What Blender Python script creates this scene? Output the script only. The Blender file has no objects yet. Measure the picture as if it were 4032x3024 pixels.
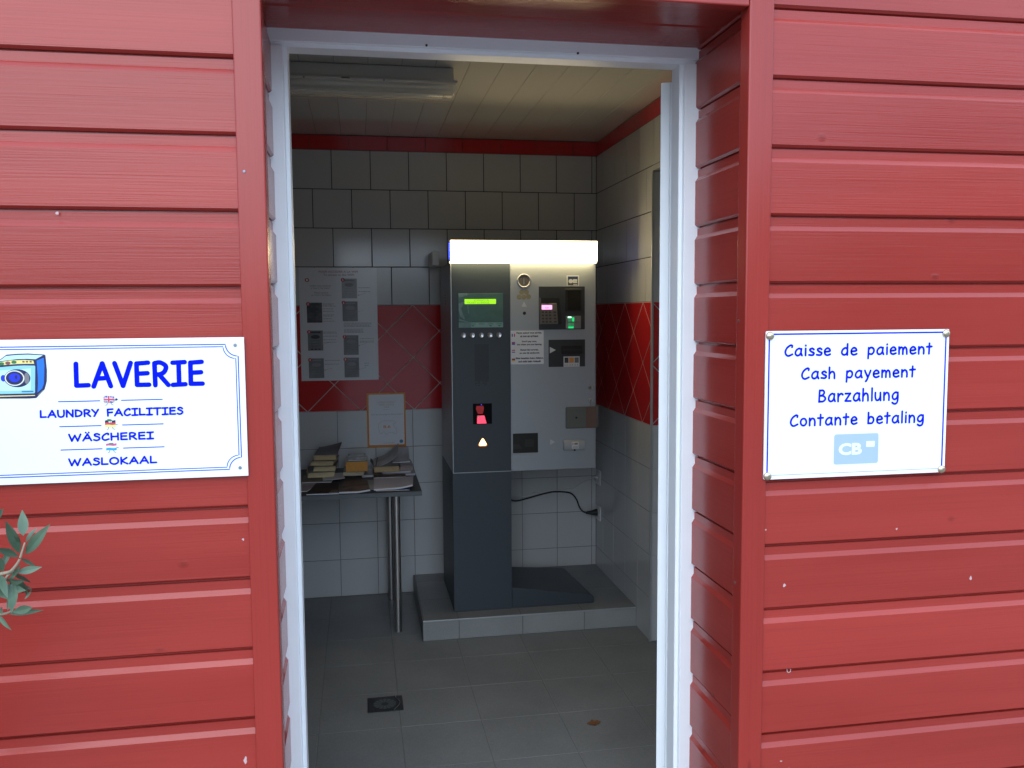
import bpy, bmesh, math, random
from mathutils import Vector, Matrix
import numpy as np
random.seed(7)
S = bpy.context.scene
H = 1.53                     # eye height above the laundry floor; heights below are measured from the eye
R = math.radians

# ------------------------------------------------------------------ camera
cam_d = bpy.data.cameras.new('camera'); cam = bpy.data.objects.new('camera', cam_d)
S.collection.objects.link(cam); S.camera = cam
cam_d.sensor_width = 36; cam_d.lens = 30.457; cam_d.clip_start = .02; cam_d.clip_end = 2000
yaw, pitch, roll = R(9.9596), R(4.7526), R(-.4014)
fw = Vector((math.sin(yaw)*math.cos(pitch), math.cos(yaw)*math.cos(pitch), -math.sin(pitch)))
rt = Vector((math.cos(yaw), -math.sin(yaw), 0)); up = rt.cross(fw)
c_, s_ = math.cos(roll), math.sin(roll)
r2 = c_*rt + s_*up; u2 = -s_*rt + c_*up
cam.matrix_world = Matrix(((r2.x, u2.x, -fw.x, 0), (r2.y, u2.y, -fw.y, 0), (r2.z, u2.z, -fw.z, H), (0, 0, 0, 1)))

# ------------------------------------------------------------------ sky, sun, exposure
SUN_EL, SUN_AZ = R(35), R(-165)          # azimuth from +Y towards +X: behind the viewer, to the left
W = bpy.data.worlds.new('World'); S.world = W; W.use_nodes = True
wn = W.node_tree; bg = wn.nodes['Background']
sky = wn.nodes.new('ShaderNodeTexSky'); sky.sky_type = 'NISHITA'; sky.sun_disc = False
sky.sun_elevation = SUN_EL; sky.sun_rotation = SUN_AZ
sky.air_density = 1.0; sky.dust_density = 1.2; sky.ozone_density = 3.0
# thin overcast over the clear sky: brighter towards the zenith, softly mottled
gtc = wn.nodes.new('ShaderNodeTexCoord'); sep = wn.nodes.new('ShaderNodeSeparateXYZ'); wn.links.new(gtc.outputs['Generated'], sep.inputs[0])
cn = wn.nodes.new('ShaderNodeTexNoise'); cn.inputs['Scale'].default_value = 2.6; cn.inputs['Detail'].default_value = 5; wn.links.new(gtc.outputs['Generated'], cn.inputs['Vector'])
mr_ = wn.nodes.new('ShaderNodeMapRange'); mr_.inputs['From Min'].default_value = 0; mr_.inputs['From Max'].default_value = 1; mr_.inputs['To Min'].default_value = 7.4; mr_.inputs['To Max'].default_value = 7.0
wn.links.new(sep.outputs['Z'], mr_.inputs['Value'])
ml = wn.nodes.new('ShaderNodeMath'); ml.operation = 'MULTIPLY_ADD'; ml.inputs[1].default_value = 3.0; wn.links.new(cn.outputs['Fac'], ml.inputs[0]); wn.links.new(mr_.outputs[0], ml.inputs[2])
ov = wn.nodes.new('ShaderNodeVectorMath'); ov.operation = 'SCALE'; ov.inputs[0].default_value = (.74, .97, 1.26); wn.links.new(ml.outputs[0], ov.inputs['Scale'])
smx = wn.nodes.new('ShaderNodeMix'); smx.data_type = 'RGBA'; smx.inputs['Factor'].default_value = .80
wn.links.new(sky.outputs[0], smx.inputs['A']); wn.links.new(ov.outputs[0], smx.inputs['B']); wn.links.new(smx.outputs['Result'], bg.inputs[0]); bg.inputs[1].default_value = .13
sun_d = bpy.data.lights.new('sun', 'SUN'); sun_d.energy = .5; sun_d.angle = R(55); sun_d.color = (1, .97, .93)
sun = bpy.data.objects.new('sun', sun_d); S.collection.objects.link(sun)
sd = Vector((math.sin(SUN_AZ)*math.cos(SUN_EL), math.cos(SUN_AZ)*math.cos(SUN_EL), math.sin(SUN_EL)))
sun.rotation_euler = sd.to_track_quat('Z', 'Y').to_euler(); sun.location = (-6, -8, 8)
S.view_settings.view_transform = 'Standard'; S.view_settings.look = 'None'
S.view_settings.exposure = 1.1; S.view_settings.gamma = 1
S.cycles.max_bounces = 10; S.cycles.diffuse_bounces = 6; S.cycles.glossy_bounces = 5
S.cycles.sample_clamp_indirect = 6

# ------------------------------------------------------------------ materials
def newmat(name):
    m = bpy.data.materials.new(name); m.use_nodes = True
    return m, m.node_tree, m.node_tree.nodes['Principled BSDF']

def mat(name, col, rough=.5, metal=0., spec=.5, vary=.06, scale=30., bump=0., emit=None, estr=0., coat=0., stretch=(1, 1, 1)):
    """plain surface with a little procedural unevenness in colour and gloss"""
    m, t, b = newmat(name)
    b.inputs['Metallic'].default_value = metal
    b.inputs['Specular IOR Level'].default_value = spec
    b.inputs['Coat Weight'].default_value = coat
    tc = t.nodes.new('ShaderNodeTexCoord'); mp = t.nodes.new('ShaderNodeMapping'); mp.inputs['Scale'].default_value = stretch
    t.links.new(tc.outputs['Object'], mp.inputs['Vector'])
    n = t.nodes.new('ShaderNodeTexNoise'); n.inputs['Scale'].default_value = scale; n.inputs['Detail'].default_value = 5
    t.links.new(mp.outputs[0], n.inputs['Vector'])
    mx = t.nodes.new('ShaderNodeMix'); mx.data_type = 'RGBA'
    mx.inputs['A'].default_value = (*[max(0, c*(1-vary)) for c in col], 1); mx.inputs['B'].default_value = (*[min(1, c*(1+vary)) for c in col], 1)
    t.links.new(n.outputs['Fac'], mx.inputs['Factor']); t.links.new(mx.outputs['Result'], b.inputs['Base Color'])
    mr = t.nodes.new('ShaderNodeMapRange'); mr.inputs['To Min'].default_value = max(.02, rough*.85); mr.inputs['To Max'].default_value = min(1, rough*1.15)
    t.links.new(n.outputs['Fac'], mr.inputs['Value']); t.links.new(mr.outputs[0], b.inputs['Roughness'])
    if bump:
        bp = t.nodes.new('ShaderNodeBump'); bp.inputs['Strength'].default_value = 1; bp.inputs['Distance'].default_value = bump
        t.links.new(n.outputs['Fac'], bp.inputs['Height']); t.links.new(bp.outputs[0], b.inputs['Normal'])
    if emit:
        b.inputs['Emission Color'].default_value = (*emit, 1); b.inputs['Emission Strength'].default_value = estr
    return m

def wood_paint(name, axis):
    """red paint over planed softwood, grain along the given axis"""
    m, t, b = newmat(name); L = t.links.new
    tc = t.nodes.new('ShaderNodeTexCoord')
    # each board has its own piece of grain and a slightly different coat
    sx = t.nodes.new('ShaderNodeSeparateXYZ'); L(tc.outputs['Object'], sx.inputs[0])
    def mth(op, a, b_=0.):
        n = t.nodes.new('ShaderNodeMath'); n.operation = op
        for k, v in ((0, a), (1, b_)):
            if isinstance(v, (int, float)): n.inputs[k].default_value = v
            else: L(v, n.inputs[k])
        return n.outputs[0]
    bi = mth('FLOOR', mth('DIVIDE', mth('SUBTRACT', sx.outputs['Z'], .0165), .135)) if axis == 'x' else mth('FLOOR', mth('DIVIDE', sx.outputs['Z'], 9.))
    wn1 = t.nodes.new('ShaderNodeTexWhiteNoise'); wn1.noise_dimensions = '1D'; L(bi, wn1.inputs['W'])
    cb3 = t.nodes.new('ShaderNodeCombineXYZ'); L(mth('MULTIPLY', wn1.outputs['Value'], 31.), cb3.inputs['X' if axis != 'z' else 'Z'])
    va = t.nodes.new('ShaderNodeVectorMath'); va.operation = 'ADD'; L(tc.outputs['Object'], va.inputs[0]); L(cb3.outputs[0], va.inputs[1])
    def noise(sc, detail, rough=.55):
        mp = t.nodes.new('ShaderNodeMapping'); mp.inputs['Scale'].default_value = sc
        L(va.outputs[0], mp.inputs['Vector'])
        n = t.nodes.new('ShaderNodeTexNoise'); n.inputs['Scale'].default_value = 1; n.inputs['Detail'].default_value = detail; n.inputs['Roughness'].default_value = rough
        L(mp.outputs[0], n.inputs['Vector']); return n
    lng = {'x': (3.0, 330, 330), 'y': (330, 3.0, 330), 'z': (330, 330, 3.0)}[axis]
    fine = {'x': (9, 620, 620), 'y': (620, 9, 620), 'z': (620, 620, 9)}[axis]
    wide = {'x': (.9, 5, 7), 'y': (5, .9, 7), 'z': (5, 5, .9)}[axis]
    g, f, w = noise(lng, 4), noise(fine, 3), noise(wide, 3)
    cr = t.nodes.new('ShaderNodeValToRGB'); e = cr.color_ramp.elements
    e[0].position = .3; e[0].color = (.30, .028, .020, 1); e[1].position = .72; e[1].color = (.36, .039, .028, 1)
    L(w.outputs['Fac'], cr.inputs['Fac'])
    mx = t.nodes.new('ShaderNodeMix'); mx.data_type = 'RGBA'; mx.blend_type = 'MULTIPLY'; mx.inputs['Factor'].default_value = .22
    cr2 = t.nodes.new('ShaderNodeValToRGB'); e = cr2.color_ramp.elements
    e[0].position = .30; e[0].color = (.62, .58, .58, 1); e[1].position = .52; e[1].color = (1, 1, 1, 1)
    L(g.outputs['Fac'], cr2.inputs['Fac']); L(cr.outputs[0], mx.inputs['A']); L(cr2.outputs[0], mx.inputs['B'])
    # knots showing through the paint
    ks = t.nodes.new('ShaderNodeSeparateXYZ'); L(va.outputs[0], ks.inputs[0]); kc = t.nodes.new('ShaderNodeCombineXYZ')
    ku, kw = {'x': (3.4, 4.6), 'y': (3.4, 4.6), 'z': (6.0, 2.0)}[axis]
    L(mth('MULTIPLY', ks.outputs['Y' if axis == 'y' else 'X'], ku), kc.inputs['X']); L(mth('MULTIPLY', ks.outputs['Z'], kw), kc.inputs['Y'])
    vor = t.nodes.new('ShaderNodeTexVoronoi'); vor.voronoi_dimensions = '2D'; vor.inputs['Scale'].default_value = 1; L(kc.outputs[0], vor.inputs['Vector'])
    kd = mth('ADD', vor.outputs['Distance'], mth('MULTIPLY', mth('SUBTRACT', g.outputs['Fac'], .5), .05))
    kn = t.nodes.new('ShaderNodeMapRange'); kn.inputs['From Min'].default_value = .012; kn.inputs['From Max'].default_value = .040; kn.inputs['To Min'].default_value = 1; kn.inputs['To Max'].default_value = 0; L(kd, kn.inputs['Value'])
    sc_ = t.nodes.new('ShaderNodeSeparateColor'); L(vor.outputs['Color'], sc_.inputs[0])
    knm = mth('MULTIPLY', kn.outputs[0], mth('GREATER_THAN', sc_.outputs[0], .55))
    hv = t.nodes.new('ShaderNodeHueSaturation'); L(mx.outputs['Result'], hv.inputs['Color'])
    vv = mth('SUBTRACT', mth('ADD', .94, mth('MULTIPLY', wn1.outputs['Value'], .12)), mth('MULTIPLY', knm, .24)); L(vv, hv.inputs['Value'])
    L(hv.outputs['Color'], b.inputs['Base Color'])
    mr = t.nodes.new('ShaderNodeMapRange'); mr.inputs['To Min'].default_value = .15; mr.inputs['To Max'].default_value = .27
    L(w.outputs['Fac'], mr.inputs['Value']); L(mr.outputs[0], b.inputs['Roughness'])
    ad = t.nodes.new('ShaderNodeMath'); ad.operation = 'MULTIPLY_ADD'; ad.inputs[1].default_value = .35
    L(f.outputs['Fac'], ad.inputs[0]); L(g.outputs['Fac'], ad.inputs[2])
    ad2 = t.nodes.new('ShaderNodeMath'); ad2.operation = 'MULTIPLY_ADD'; ad2.inputs[1].default_value = 3.0
    L(w.outputs['Fac'], ad2.inputs[0]); L(ad.outputs[0], ad2.inputs[2])
    bp = t.nodes.new('ShaderNodeBump'); bp.inputs['Strength'].default_value = .8; bp.inputs['Distance'].default_value = .00035
    L(mth('ADD', ad2.outputs[0], mth('MULTIPLY', knm, 1.6)), bp.inputs['Height']); L(bp.outputs[0], b.inputs['Normal'])
    b.inputs['Specular IOR Level'].default_value = .46
    return m

def fleck(name, a, b_, scale, rough, c2=None, bump=.0):
    """speckled stone-like tile / printed paper: colour ramp over noise"""
    m, t, b = newmat(name); L = t.links.new
    tc = t.nodes.new('ShaderNodeTexCoord'); n = t.nodes.new('ShaderNodeTexNoise'); n.inputs['Scale'].default_value = scale; n.inputs['Detail'].default_value = 6; n.inputs['Roughness'].default_value = .65
    L(tc.outputs['Object'], n.inputs['Vector'])
    cr = t.nodes.new('ShaderNodeValToRGB'); e = cr.color_ramp.elements
    e[0].position = .33; e[0].color = (*a, 1); e[1].position = .68; e[1].color = (*b_, 1)
    if c2: x = cr.color_ramp.elements.new(.52); x.color = (*c2, 1)
    L(n.outputs['Fac'], cr.inputs['Fac'])
    n2 = t.nodes.new('ShaderNodeTexNoise'); n2.inputs['Scale'].default_value = 3.2; n2.inputs['Detail'].default_value = 4; L(tc.outputs['Object'], n2.inputs['Vector'])
    mr2 = t.nodes.new('ShaderNodeMapRange'); mr2.inputs['From Min'].default_value = .3; mr2.inputs['From Max'].default_value = .7; mr2.inputs['To Min'].default_value = .84; mr2.inputs['To Max'].default_value = 1.06; L(n2.outputs['Fac'], mr2.inputs['Value'])
    hs = t.nodes.new('ShaderNodeHueSaturation'); L(cr.outputs[0], hs.inputs['Color']); L(mr2.outputs[0], hs.inputs['Value']); L(hs.outputs[0], b.inputs['Base Color'])
    b.inputs['Roughness'].default_value = rough; b.inputs['Specular IOR Level'].default_value = .3
    if bump:
        bp = t.nodes.new('ShaderNodeBump'); bp.inputs['Distance'].default_value = bump; L(n.outputs['Fac'], bp.inputs['Height']); L(bp.outputs[0], b.inputs['Normal'])
    return m

def glow(name, col, strength):
    m, t, b = newmat(name); b.inputs['Base Color'].default_value = (*[c*.3 for c in col], 1)
    b.inputs['Emission Color'].default_value = (*col, 1); b.inputs['Emission Strength'].default_value = strength
    return m

def pages_mat(name, col):
    m, t, b = newmat(name); L = t.links.new
    tc = t.nodes.new('ShaderNodeTexCoord'); mp = t.nodes.new('ShaderNodeMapping'); mp.inputs['Scale'].default_value = (12, 12, 900)
    L(tc.outputs['Object'], mp.inputs['Vector'])
    n = t.nodes.new('ShaderNodeTexNoise'); n.inputs['Scale'].default_value = 1; n.inputs['Detail'].default_value = 2; L(mp.outputs[0], n.inputs['Vector'])
    mx = t.nodes.new('ShaderNodeMix'); mx.data_type = 'RGBA'; mx.inputs['A'].default_value = (*[c*.78 for c in col], 1); mx.inputs['B'].default_value = (*[min(1, c*1.1) for c in col], 1)
    L(n.outputs['Fac'], mx.inputs['Factor']); L(mx.outputs['Result'], b.inputs['Base Color']); b.inputs['Roughness'].default_value = .85
    bp = t.nodes.new('ShaderNodeBump'); bp.inputs['Distance'].default_value = .0006; L(n.outputs['Fac'], bp.inputs['Height']); L(bp.outputs[0], b.inputs['Normal'])
    return m

M = dict(
    red_x=wood_paint('red_paint_grain_x', 'x'), red_y=wood_paint('red_paint_grain_y', 'y'), red_z=wood_paint('red_paint_grain_z', 'z'),
    core=mat('raw_board', (.16, .05, .045), .8),
    white_frame=mat('white_lacquer', (.89, .91, .92), .35, vary=.045, scale=14),
    enamel=mat('white_enamel', (.86, .87, .87), .22, vary=.01, scale=6),
    blue=mat('blue_lettering', (.001, .010, .58), .6, vary=.03, spec=.05),
    blue_line=mat('blue_border', (.002, .045, .56), .6, vary=.03, spec=.05),
    navy=mat('navy_ink', (.012, .014, .07), .4), sky_blue=mat('pale_blue_ink', (.28, .60, .85), .4), ice=mat('ice_blue_ink', (.55, .82, .92), .4),
    mid_blue=mat('bright_blue_ink', (.01, .16, .80), .4), deep_blue=mat('deep_blue_ink', (.01, .03, .62), .4), yellow=mat('yellow_ink', (.85, .70, .25), .4),
    ink_green=mat('green_ink', (.02, .18, .06), .4), ink_brown=mat('brown_ink', (.22, .08, .06), .4), ink_grey=mat('grey_ink', (.20, .19, .20), .4), ink_white=mat('off_white_ink', (.75, .76, .68), .4), teal=mat('teal_ink', (.03, .22, .32), .4),
    flag_red=mat('flag_red', (.62, .06, .09), .4), flag_blue=mat('flag_blue', (.06, .12, .45), .4), flag_black=mat('flag_black', (.015, .015, .04), .4), flag_yellow=mat('flag_yellow', (.85, .72, .22), .4), flag_cyan=mat('flag_cyan', (.02, .36, .75), .4), flag_pink=mat('flag_pink', (.62, .12, .25), .4), flag_gold=mat('flag_white', (.82, .8, .84), .4),
    card_blue=mat('pale_card_blue', (.40, .51, .58), .4, vary=.02), card_white=mat('card_white', (.80, .86, .88), .35),
    brass=mat('brass_cap', (.62, .52, .36), .25, metal=.9, vary=.1), steel=mat('stainless_steel', (.55, .55, .56), .30, metal=1, vary=.03, scale=12), leg_steel=mat('brushed_steel', (.58, .57, .56), .34, metal=1, vary=.03, scale=9), screw=mat('screw_grey', (.25, .27, .32), .4, metal=.6),
    tile_white=mat('white_glazed_tile', (.50, .52, .53), .12, vary=.035, scale=3, spec=.5),
    tile_red=mat('red_glazed_tile', (.50, .020, .024), .10, vary=.05, scale=3, spec=.5),
    grout=mat('grout_shaded', (.035, .036, .036), .9, vary=.15, scale=60), grout_low=mat('grout_lit', (.15, .15, .155), .9, vary=.15, scale=60), grout_pale=mat('pale_grout', (.52, .44, .42), .9, vary=.1, scale=60),
    floor=fleck('floor_tile_stone', (.19, .202, .21), (.24, .253, .26), 160, .42, bump=.00015), floor_grout=mat('floor_grout', (.17, .175, .178), .9),
    step=fleck('step_tile_stone', (.28, .30, .30), (.34, .36, .36), 220, .45),
    pvc=mat('pvc_ceiling', (.56, .55, .51), .10, vary=.02, scale=5),
    kiosk_dark=mat('slate_powder_coat', (.040, .055, .070), .45, vary=.05, scale=400, bump=.00006),
    kiosk_silver=mat('silver_powder_coat', (.37, .405, .44), .42, metal=.35, vary=.03, scale=300),
    kiosk_edge=mat('light_edge', (.42, .46, .48), .35, metal=.4),
    black=mat('black_plastic', (.012, .012, .013), .35), charcoal=mat('charcoal_plastic', (.028, .032, .036), .4), rubber=mat('black_rubber', (.012, .013, .015), .55),
    grey_plastic=mat('grey_plastic', (.12, .115, .105), .5), warm_grey=mat('warm_grey_keys', (.16, .14, .12), .5), key_dark=mat('dark_key', (.055, .05, .045), .5), brown=mat('brown_plastic', (.16, .10, .075), .5), olive_grey=mat('olive_grey_plastic', (.13, .14, .125), .45),
    paper=mat('white_paper', (.78, .80, .84), .6, vary=.02, scale=4), poster=mat('laminated_paper', (.64, .66, .70), .16, vary=.03, scale=3), paper_old=mat('worn_paper', (.58, .58, .63), .7, vary=.08, scale=14),
    orange=fleck('orange_paper', (.66, .26, .05), (.78, .33, .07), 60, .5), badge=mat('badge_red', (.40, .035, .04), .4), ink=mat('black_ink', (.03, .03, .035), .5), ink_soft=mat('faded_ink', (.22, .22, .24), .5), ink_red=mat('faded_red_ink', (.42, .16, .14), .5), ink_gold=mat('faded_gold_ink', (.42, .33, .22), .5), shot_dark=fleck('screenshot_dark', (.05, .055, .06), (.12, .125, .135), 25, .2), shot=fleck('screenshot_grey', (.17, .18, .19), (.24, .25, .265), 18, .2), shot_pale=fleck('screenshot_pale', (.33, .35, .36), (.39, .41, .43), 18, .2),
    glass_screen=mat('screen_glass', (.085, .185, .18), .12, vary=.25, scale=18), screen_label=mat('screen_label', (.22, .40, .40), .3, vary=.15, scale=50), crease=mat('peeling_film', (.16, .28, .29), .2, vary=.25, scale=60),
    white_plastic=mat('white_plastic', (.62, .64, .64), .35), housing=mat('lamp_housing', (.48, .48, .47), .4),
    table=mat('dark_laminate', (.032, .040, .046), .5, spec=.3, vary=.08, scale=120),
    drain=mat('dark_plastic_drain', (.018, .021, .026), .4), drain_rib=mat('drain_rib', (.09, .11, .12), .4), chip=mat('bare_paint_chip', (.55, .38, .37), .7),
    leaf=None, stem=mat('olive_twig', (.30, .25, .17), .8, vary=.2), bark=mat('olive_bark', (.12, .10, .08), .9, bump=.004, scale=40),
    soil=fleck('gravel', (.15, .15, .15), (.27, .27, .268), 45, .9, bump=.01), hedge=fleck('hedge_green', (.02, .035, .015), (.05, .075, .03), 3, .8), rust=fleck('dry_leaf_brown', (.16, .06, .025), (.26, .12, .05), 90, .8),
    lightbox=glow('lightbox_front', (1.0, .78, .42), 7.8), lightbox_under=glow('lightbox_lower_lip', (1.0, .80, .42), 4.0), blue_edge=glow('blue_acrylic_end', (.02, .06, 1.0), 1.2),
    lcd=glow('lcd_lime', (.30, .72, .015), .62), lcd_ink=mat('lcd_segments', (.03, .12, .004), .5, emit=(.12, .42, .01), estr=.45), pink=glow('pink_display', (1.0, .36, .72), .85), pink_ink=glow('pink_display_text', (.62, .22, .45), .6),
    green_hot=glow('green_led', (.35, 1.0, .55), 1.6), green=glow('green_light_guide', (.01, .62, .16), .55), green_dim=glow('green_light_guide_dim', (.06, .30, .14), .25),
    amber_hot=glow('amber_lamp_core', (1.0, .72, .32), 3.0), amber=glow('amber_lamp_halo', (1.0, .30, .03), .75), laser=glow('red_laser_target', (1.0, .06, .12), .75), laser_dim=glow('red_laser_reflection', (.5, .02, .03), .14), blue_led=glow('blue_led', (.05, .08, 1), .8),
)

def leaf_mat():
    m, t, b = newmat('olive_leaf'); L = t.links.new
    g = t.nodes.new('ShaderNodeNewGeometry'); oi = t.nodes.new('ShaderNodeTexNoise'); oi.inputs['Scale'].default_value = 22
    tc = t.nodes.new('ShaderNodeTexCoord'); L(tc.outputs['Object'], oi.inputs['Vector'])
    cr = t.nodes.new('ShaderNodeValToRGB'); e = cr.color_ramp.elements
    e[0].position = .35; e[0].color = (.050, .092, .052, 1); e[1].position = .65; e[1].color = (.110, .170, .105, 1)
    L(oi.outputs['Fac'], cr.inputs['Fac'])
    mx = t.nodes.new('ShaderNodeMix'); mx.data_type = 'RGBA'; mx.inputs['B'].default_value = (.32, .37, .30, 1)
    L(g.outputs['Backfacing'], mx.inputs['Factor']); L(cr.outputs[0], mx.inputs['A']); L(mx.outputs['Result'], b.inputs['Base Color'])
    b.inputs['Roughness'].default_value = .5
    return m
M['leaf'] = leaf_mat()

def clear_cover():
    m, t, b = newmat('clear_lamp_cover'); L = t.links.new
    b.inputs['Base Color'].default_value = (.8, .8, .78, 1); b.inputs['Roughness'].default_value = .12
    tr = t.nodes.new('ShaderNodeBsdfTransparent'); tr.inputs[0].default_value = (.93, .93, .91, 1)
    ms = t.nodes.new('ShaderNodeMixShader'); ms.inputs[0].default_value = .30
    out = t.nodes['Material Output']; L(tr.outputs[0], ms.inputs[1]); L(b.outputs[0], ms.inputs[2]); L(ms.outputs[0], out.inputs[0])
    return m
M['clear'] = clear_cover()

# ------------------------------------------------------------------ mesh helpers (heights are eye-relative; add H on build)
class MB:
    def __init__(s): s.v = []; s.f = []
    def add(s, vs, fs):
        o = len(s.v); s.v += [tuple(v) for v in vs]; s.f += [tuple(i+o for i in f) for f in fs]; return s
    def box(s, x0, x1, y0, y1, z0, z1):
        return s.add([(x0, y0, z0), (x1, y0, z0), (x1, y1, z0), (x0, y1, z0), (x0, y0, z1), (x1, y0, z1), (x1, y1, z1), (x0, y1, z1)],
                     [(3, 2, 1, 0), (4, 5, 6, 7), (0, 1, 5, 4), (1, 2, 6, 5), (2, 3, 7, 6), (3, 0, 4, 7)])
    def prism(s, p2, ax, a, b):
        """p2 lies in the plane across axis ax; extruded from a to b"""
        def P(p, t): return (t, p[0], p[1]) if ax == 'x' else (p[0], t, p[1]) if ax == 'y' else (p[0], p[1], t)
        n = len(p2)
        return s.add([P(p, a) for p in p2] + [P(p, b) for p in p2], [tuple(range(n)), tuple(range(2*n-1, n-1, -1))] + [(i, i+n, (i+1) % n+n, (i+1) % n) for i in range(n)])
    def flat(s, p2, y):
        """polygon in the XZ plane at depth y facing the viewer side"""
        return s.add([(p[0], y, p[1]) for p in p2], [tuple(range(len(p2)))])
    def rect(s, x0, x1, z0, z1, y): return s.flat([(x0, z0), (x1, z0), (x1, z1), (x0, z1)], y)
    def loft(s, rings, close=True, cap=True):
        n = len(rings[0]); o = len(s.v)
        s.v += [tuple(p) for r in rings for p in r]
        for i in range(len(rings)-1):
            for j in range(n if close else n-1):
                k = (j+1) % n; s.f.append((o+i*n+j, o+i*n+k, o+(i+1)*n+k, o+(i+1)*n+j))
        if cap and close: s.f.append(tuple(o+j for j in range(n-1, -1, -1))); s.f.append(tuple(o+(len(rings)-1)*n+j for j in range(n)))
        return s
    def cyl(s, c, ax, r, h, n=24, r2=None):
        r2 = r if r2 is None else r2
        def ring(rr, t):
            o = []
            for i in range(n):
                a = 2*math.pi*i/n; u, v = rr*math.cos(a), rr*math.sin(a)
                o.append((c[0]+t, c[1]+u, c[2]+v) if ax == 'x' else (c[0]+u, c[1]+t, c[2]+v) if ax == 'y' else (c[0]+u, c[1]+v, c[2]+t))
            return o
        return s.loft([ring(r, 0), ring(r2, h)])
    def tube(s, pts, r, n=10, taper=None):
        pts = [Vector(p) for p in pts]; rings = []
        for i, p in enumerate(pts):
            d = (pts[min(i+1, len(pts)-1)] - pts[max(i-1, 0)]).normalized()
            a = d.cross(Vector((0, 0, 1)) if abs(d.z) < .9 else Vector((1, 0, 0))).normalized(); b = d.cross(a)
            rr = r if taper is None else r + (taper-r)*i/(len(pts)-1)
            rings.append([p + rr*(math.cos(2*math.pi*k/n)*a + math.sin(2*math.pi*k/n)*b) for k in range(n)])
        return s.loft(rings)
    def grid(s, fn, nu, nv):
        o = len(s.v)
        for i in range(nu+1):
            for j in range(nv+1): s.v.append(tuple(fn(i/nu, j/nv)))
        for i in range(nu):
            for j in range(nv):
                a = o+i*(nv+1)+j; s.f.append((a, a+nv+1, a+nv+2, a+1))
        return s
    def build(s, name, m, parent=None, bevel=0, seg=2, smooth=False, solid=0):
        base = None
        if parent is None:
            A = np.array(s.v); base = Vector(((A[:, 0].min()+A[:, 0].max())/2, (A[:, 1].min()+A[:, 1].max())/2, A[:, 2].min()+H))
        else:
            p = parent; base = Vector(p['base'])
        me = bpy.data.meshes.new(name); me.from_pydata([(x-base.x, y-base.y, z+H-base.z) for x, y, z in s.v], [], s.f)
        me.validate(); me.update()
        o = bpy.data.objects.new(name, me); S.collection.objects.link(o); me.materials.append(m)
        if parent is None: o.location = base
        else: o.parent = parent
        o['base'] = tuple(base)
        if solid:
            md = o.modifiers.new('solid', 'SOLIDIFY'); md.thickness = solid; md.offset = 0
        if bevel:
            md = o.modifiers.new('bevel', 'BEVEL'); md.width = bevel; md.segments = seg; md.limit_method = 'ANGLE'; md.angle_limit = R(35)
        if smooth or bevel:
            for p in me.polygons: p.use_smooth = True
            if bevel:
                wn_ = o.modifiers.new('normals', 'WEIGHTED_NORMAL'); wn_.keep_sharp = True
        return o

ALL = []
def tag(o, label, cat, group=None):
    o['label'] = label; o['category'] = cat
    if group: o['group'] = group
    return o
def thing(name, label, cat, loc, group=None):
    o = bpy.data.objects.new(name, None); S.collection.objects.link(o)
    o.location = (loc[0], loc[1], loc[2]+H); o['base'] = (loc[0], loc[1], loc[2]+H); o.empty_display_size = .1
    return tag(o, label, cat, group)

def crom(pts, n=8, closed=False):
    pts = [np.array(p, float) for p in pts]; out = []
    P = [pts[-1]]+pts+[pts[0], pts[1]] if closed else [2*pts[0]-pts[1]]+pts+[2*pts[-1]-pts[-2]]
    for i in range(1, len(P)-2):
        for k in range(n):
            t = k/n
            out.append(.5*((2*P[i])+(-P[i-1]+P[i+1])*t+(2*P[i-1]-5*P[i]+4*P[i+1]-P[i+2])*t*t+(-P[i-1]+3*P[i]-3*P[i+1]+P[i+2])*t**3))
    if not closed: out.append(P[-2])
    return out
def ell(cx, cz, rx, rz, n=28, a0=0, a1=360): return [(cx+rx*math.cos(R(a0+(a1-a0)*i/n)), cz+rz*math.sin(R(a0+(a1-a0)*i/n))) for i in range(n if a1-a0 == 360 else n+1)]
def rrect(x0, x1, z0, z1, r, n=5):
    o = []
    for cx, cz, a in ((x1-r, z1-r, 0), (x0+r, z1-r, 90), (x0+r, z0+r, 180), (x1-r, z0+r, 270)):
        o += [(cx+r*math.cos(R(a+90*i/n)), cz+r*math.sin(R(a+90*i/n))) for i in range(n+1)]
    return o
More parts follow.
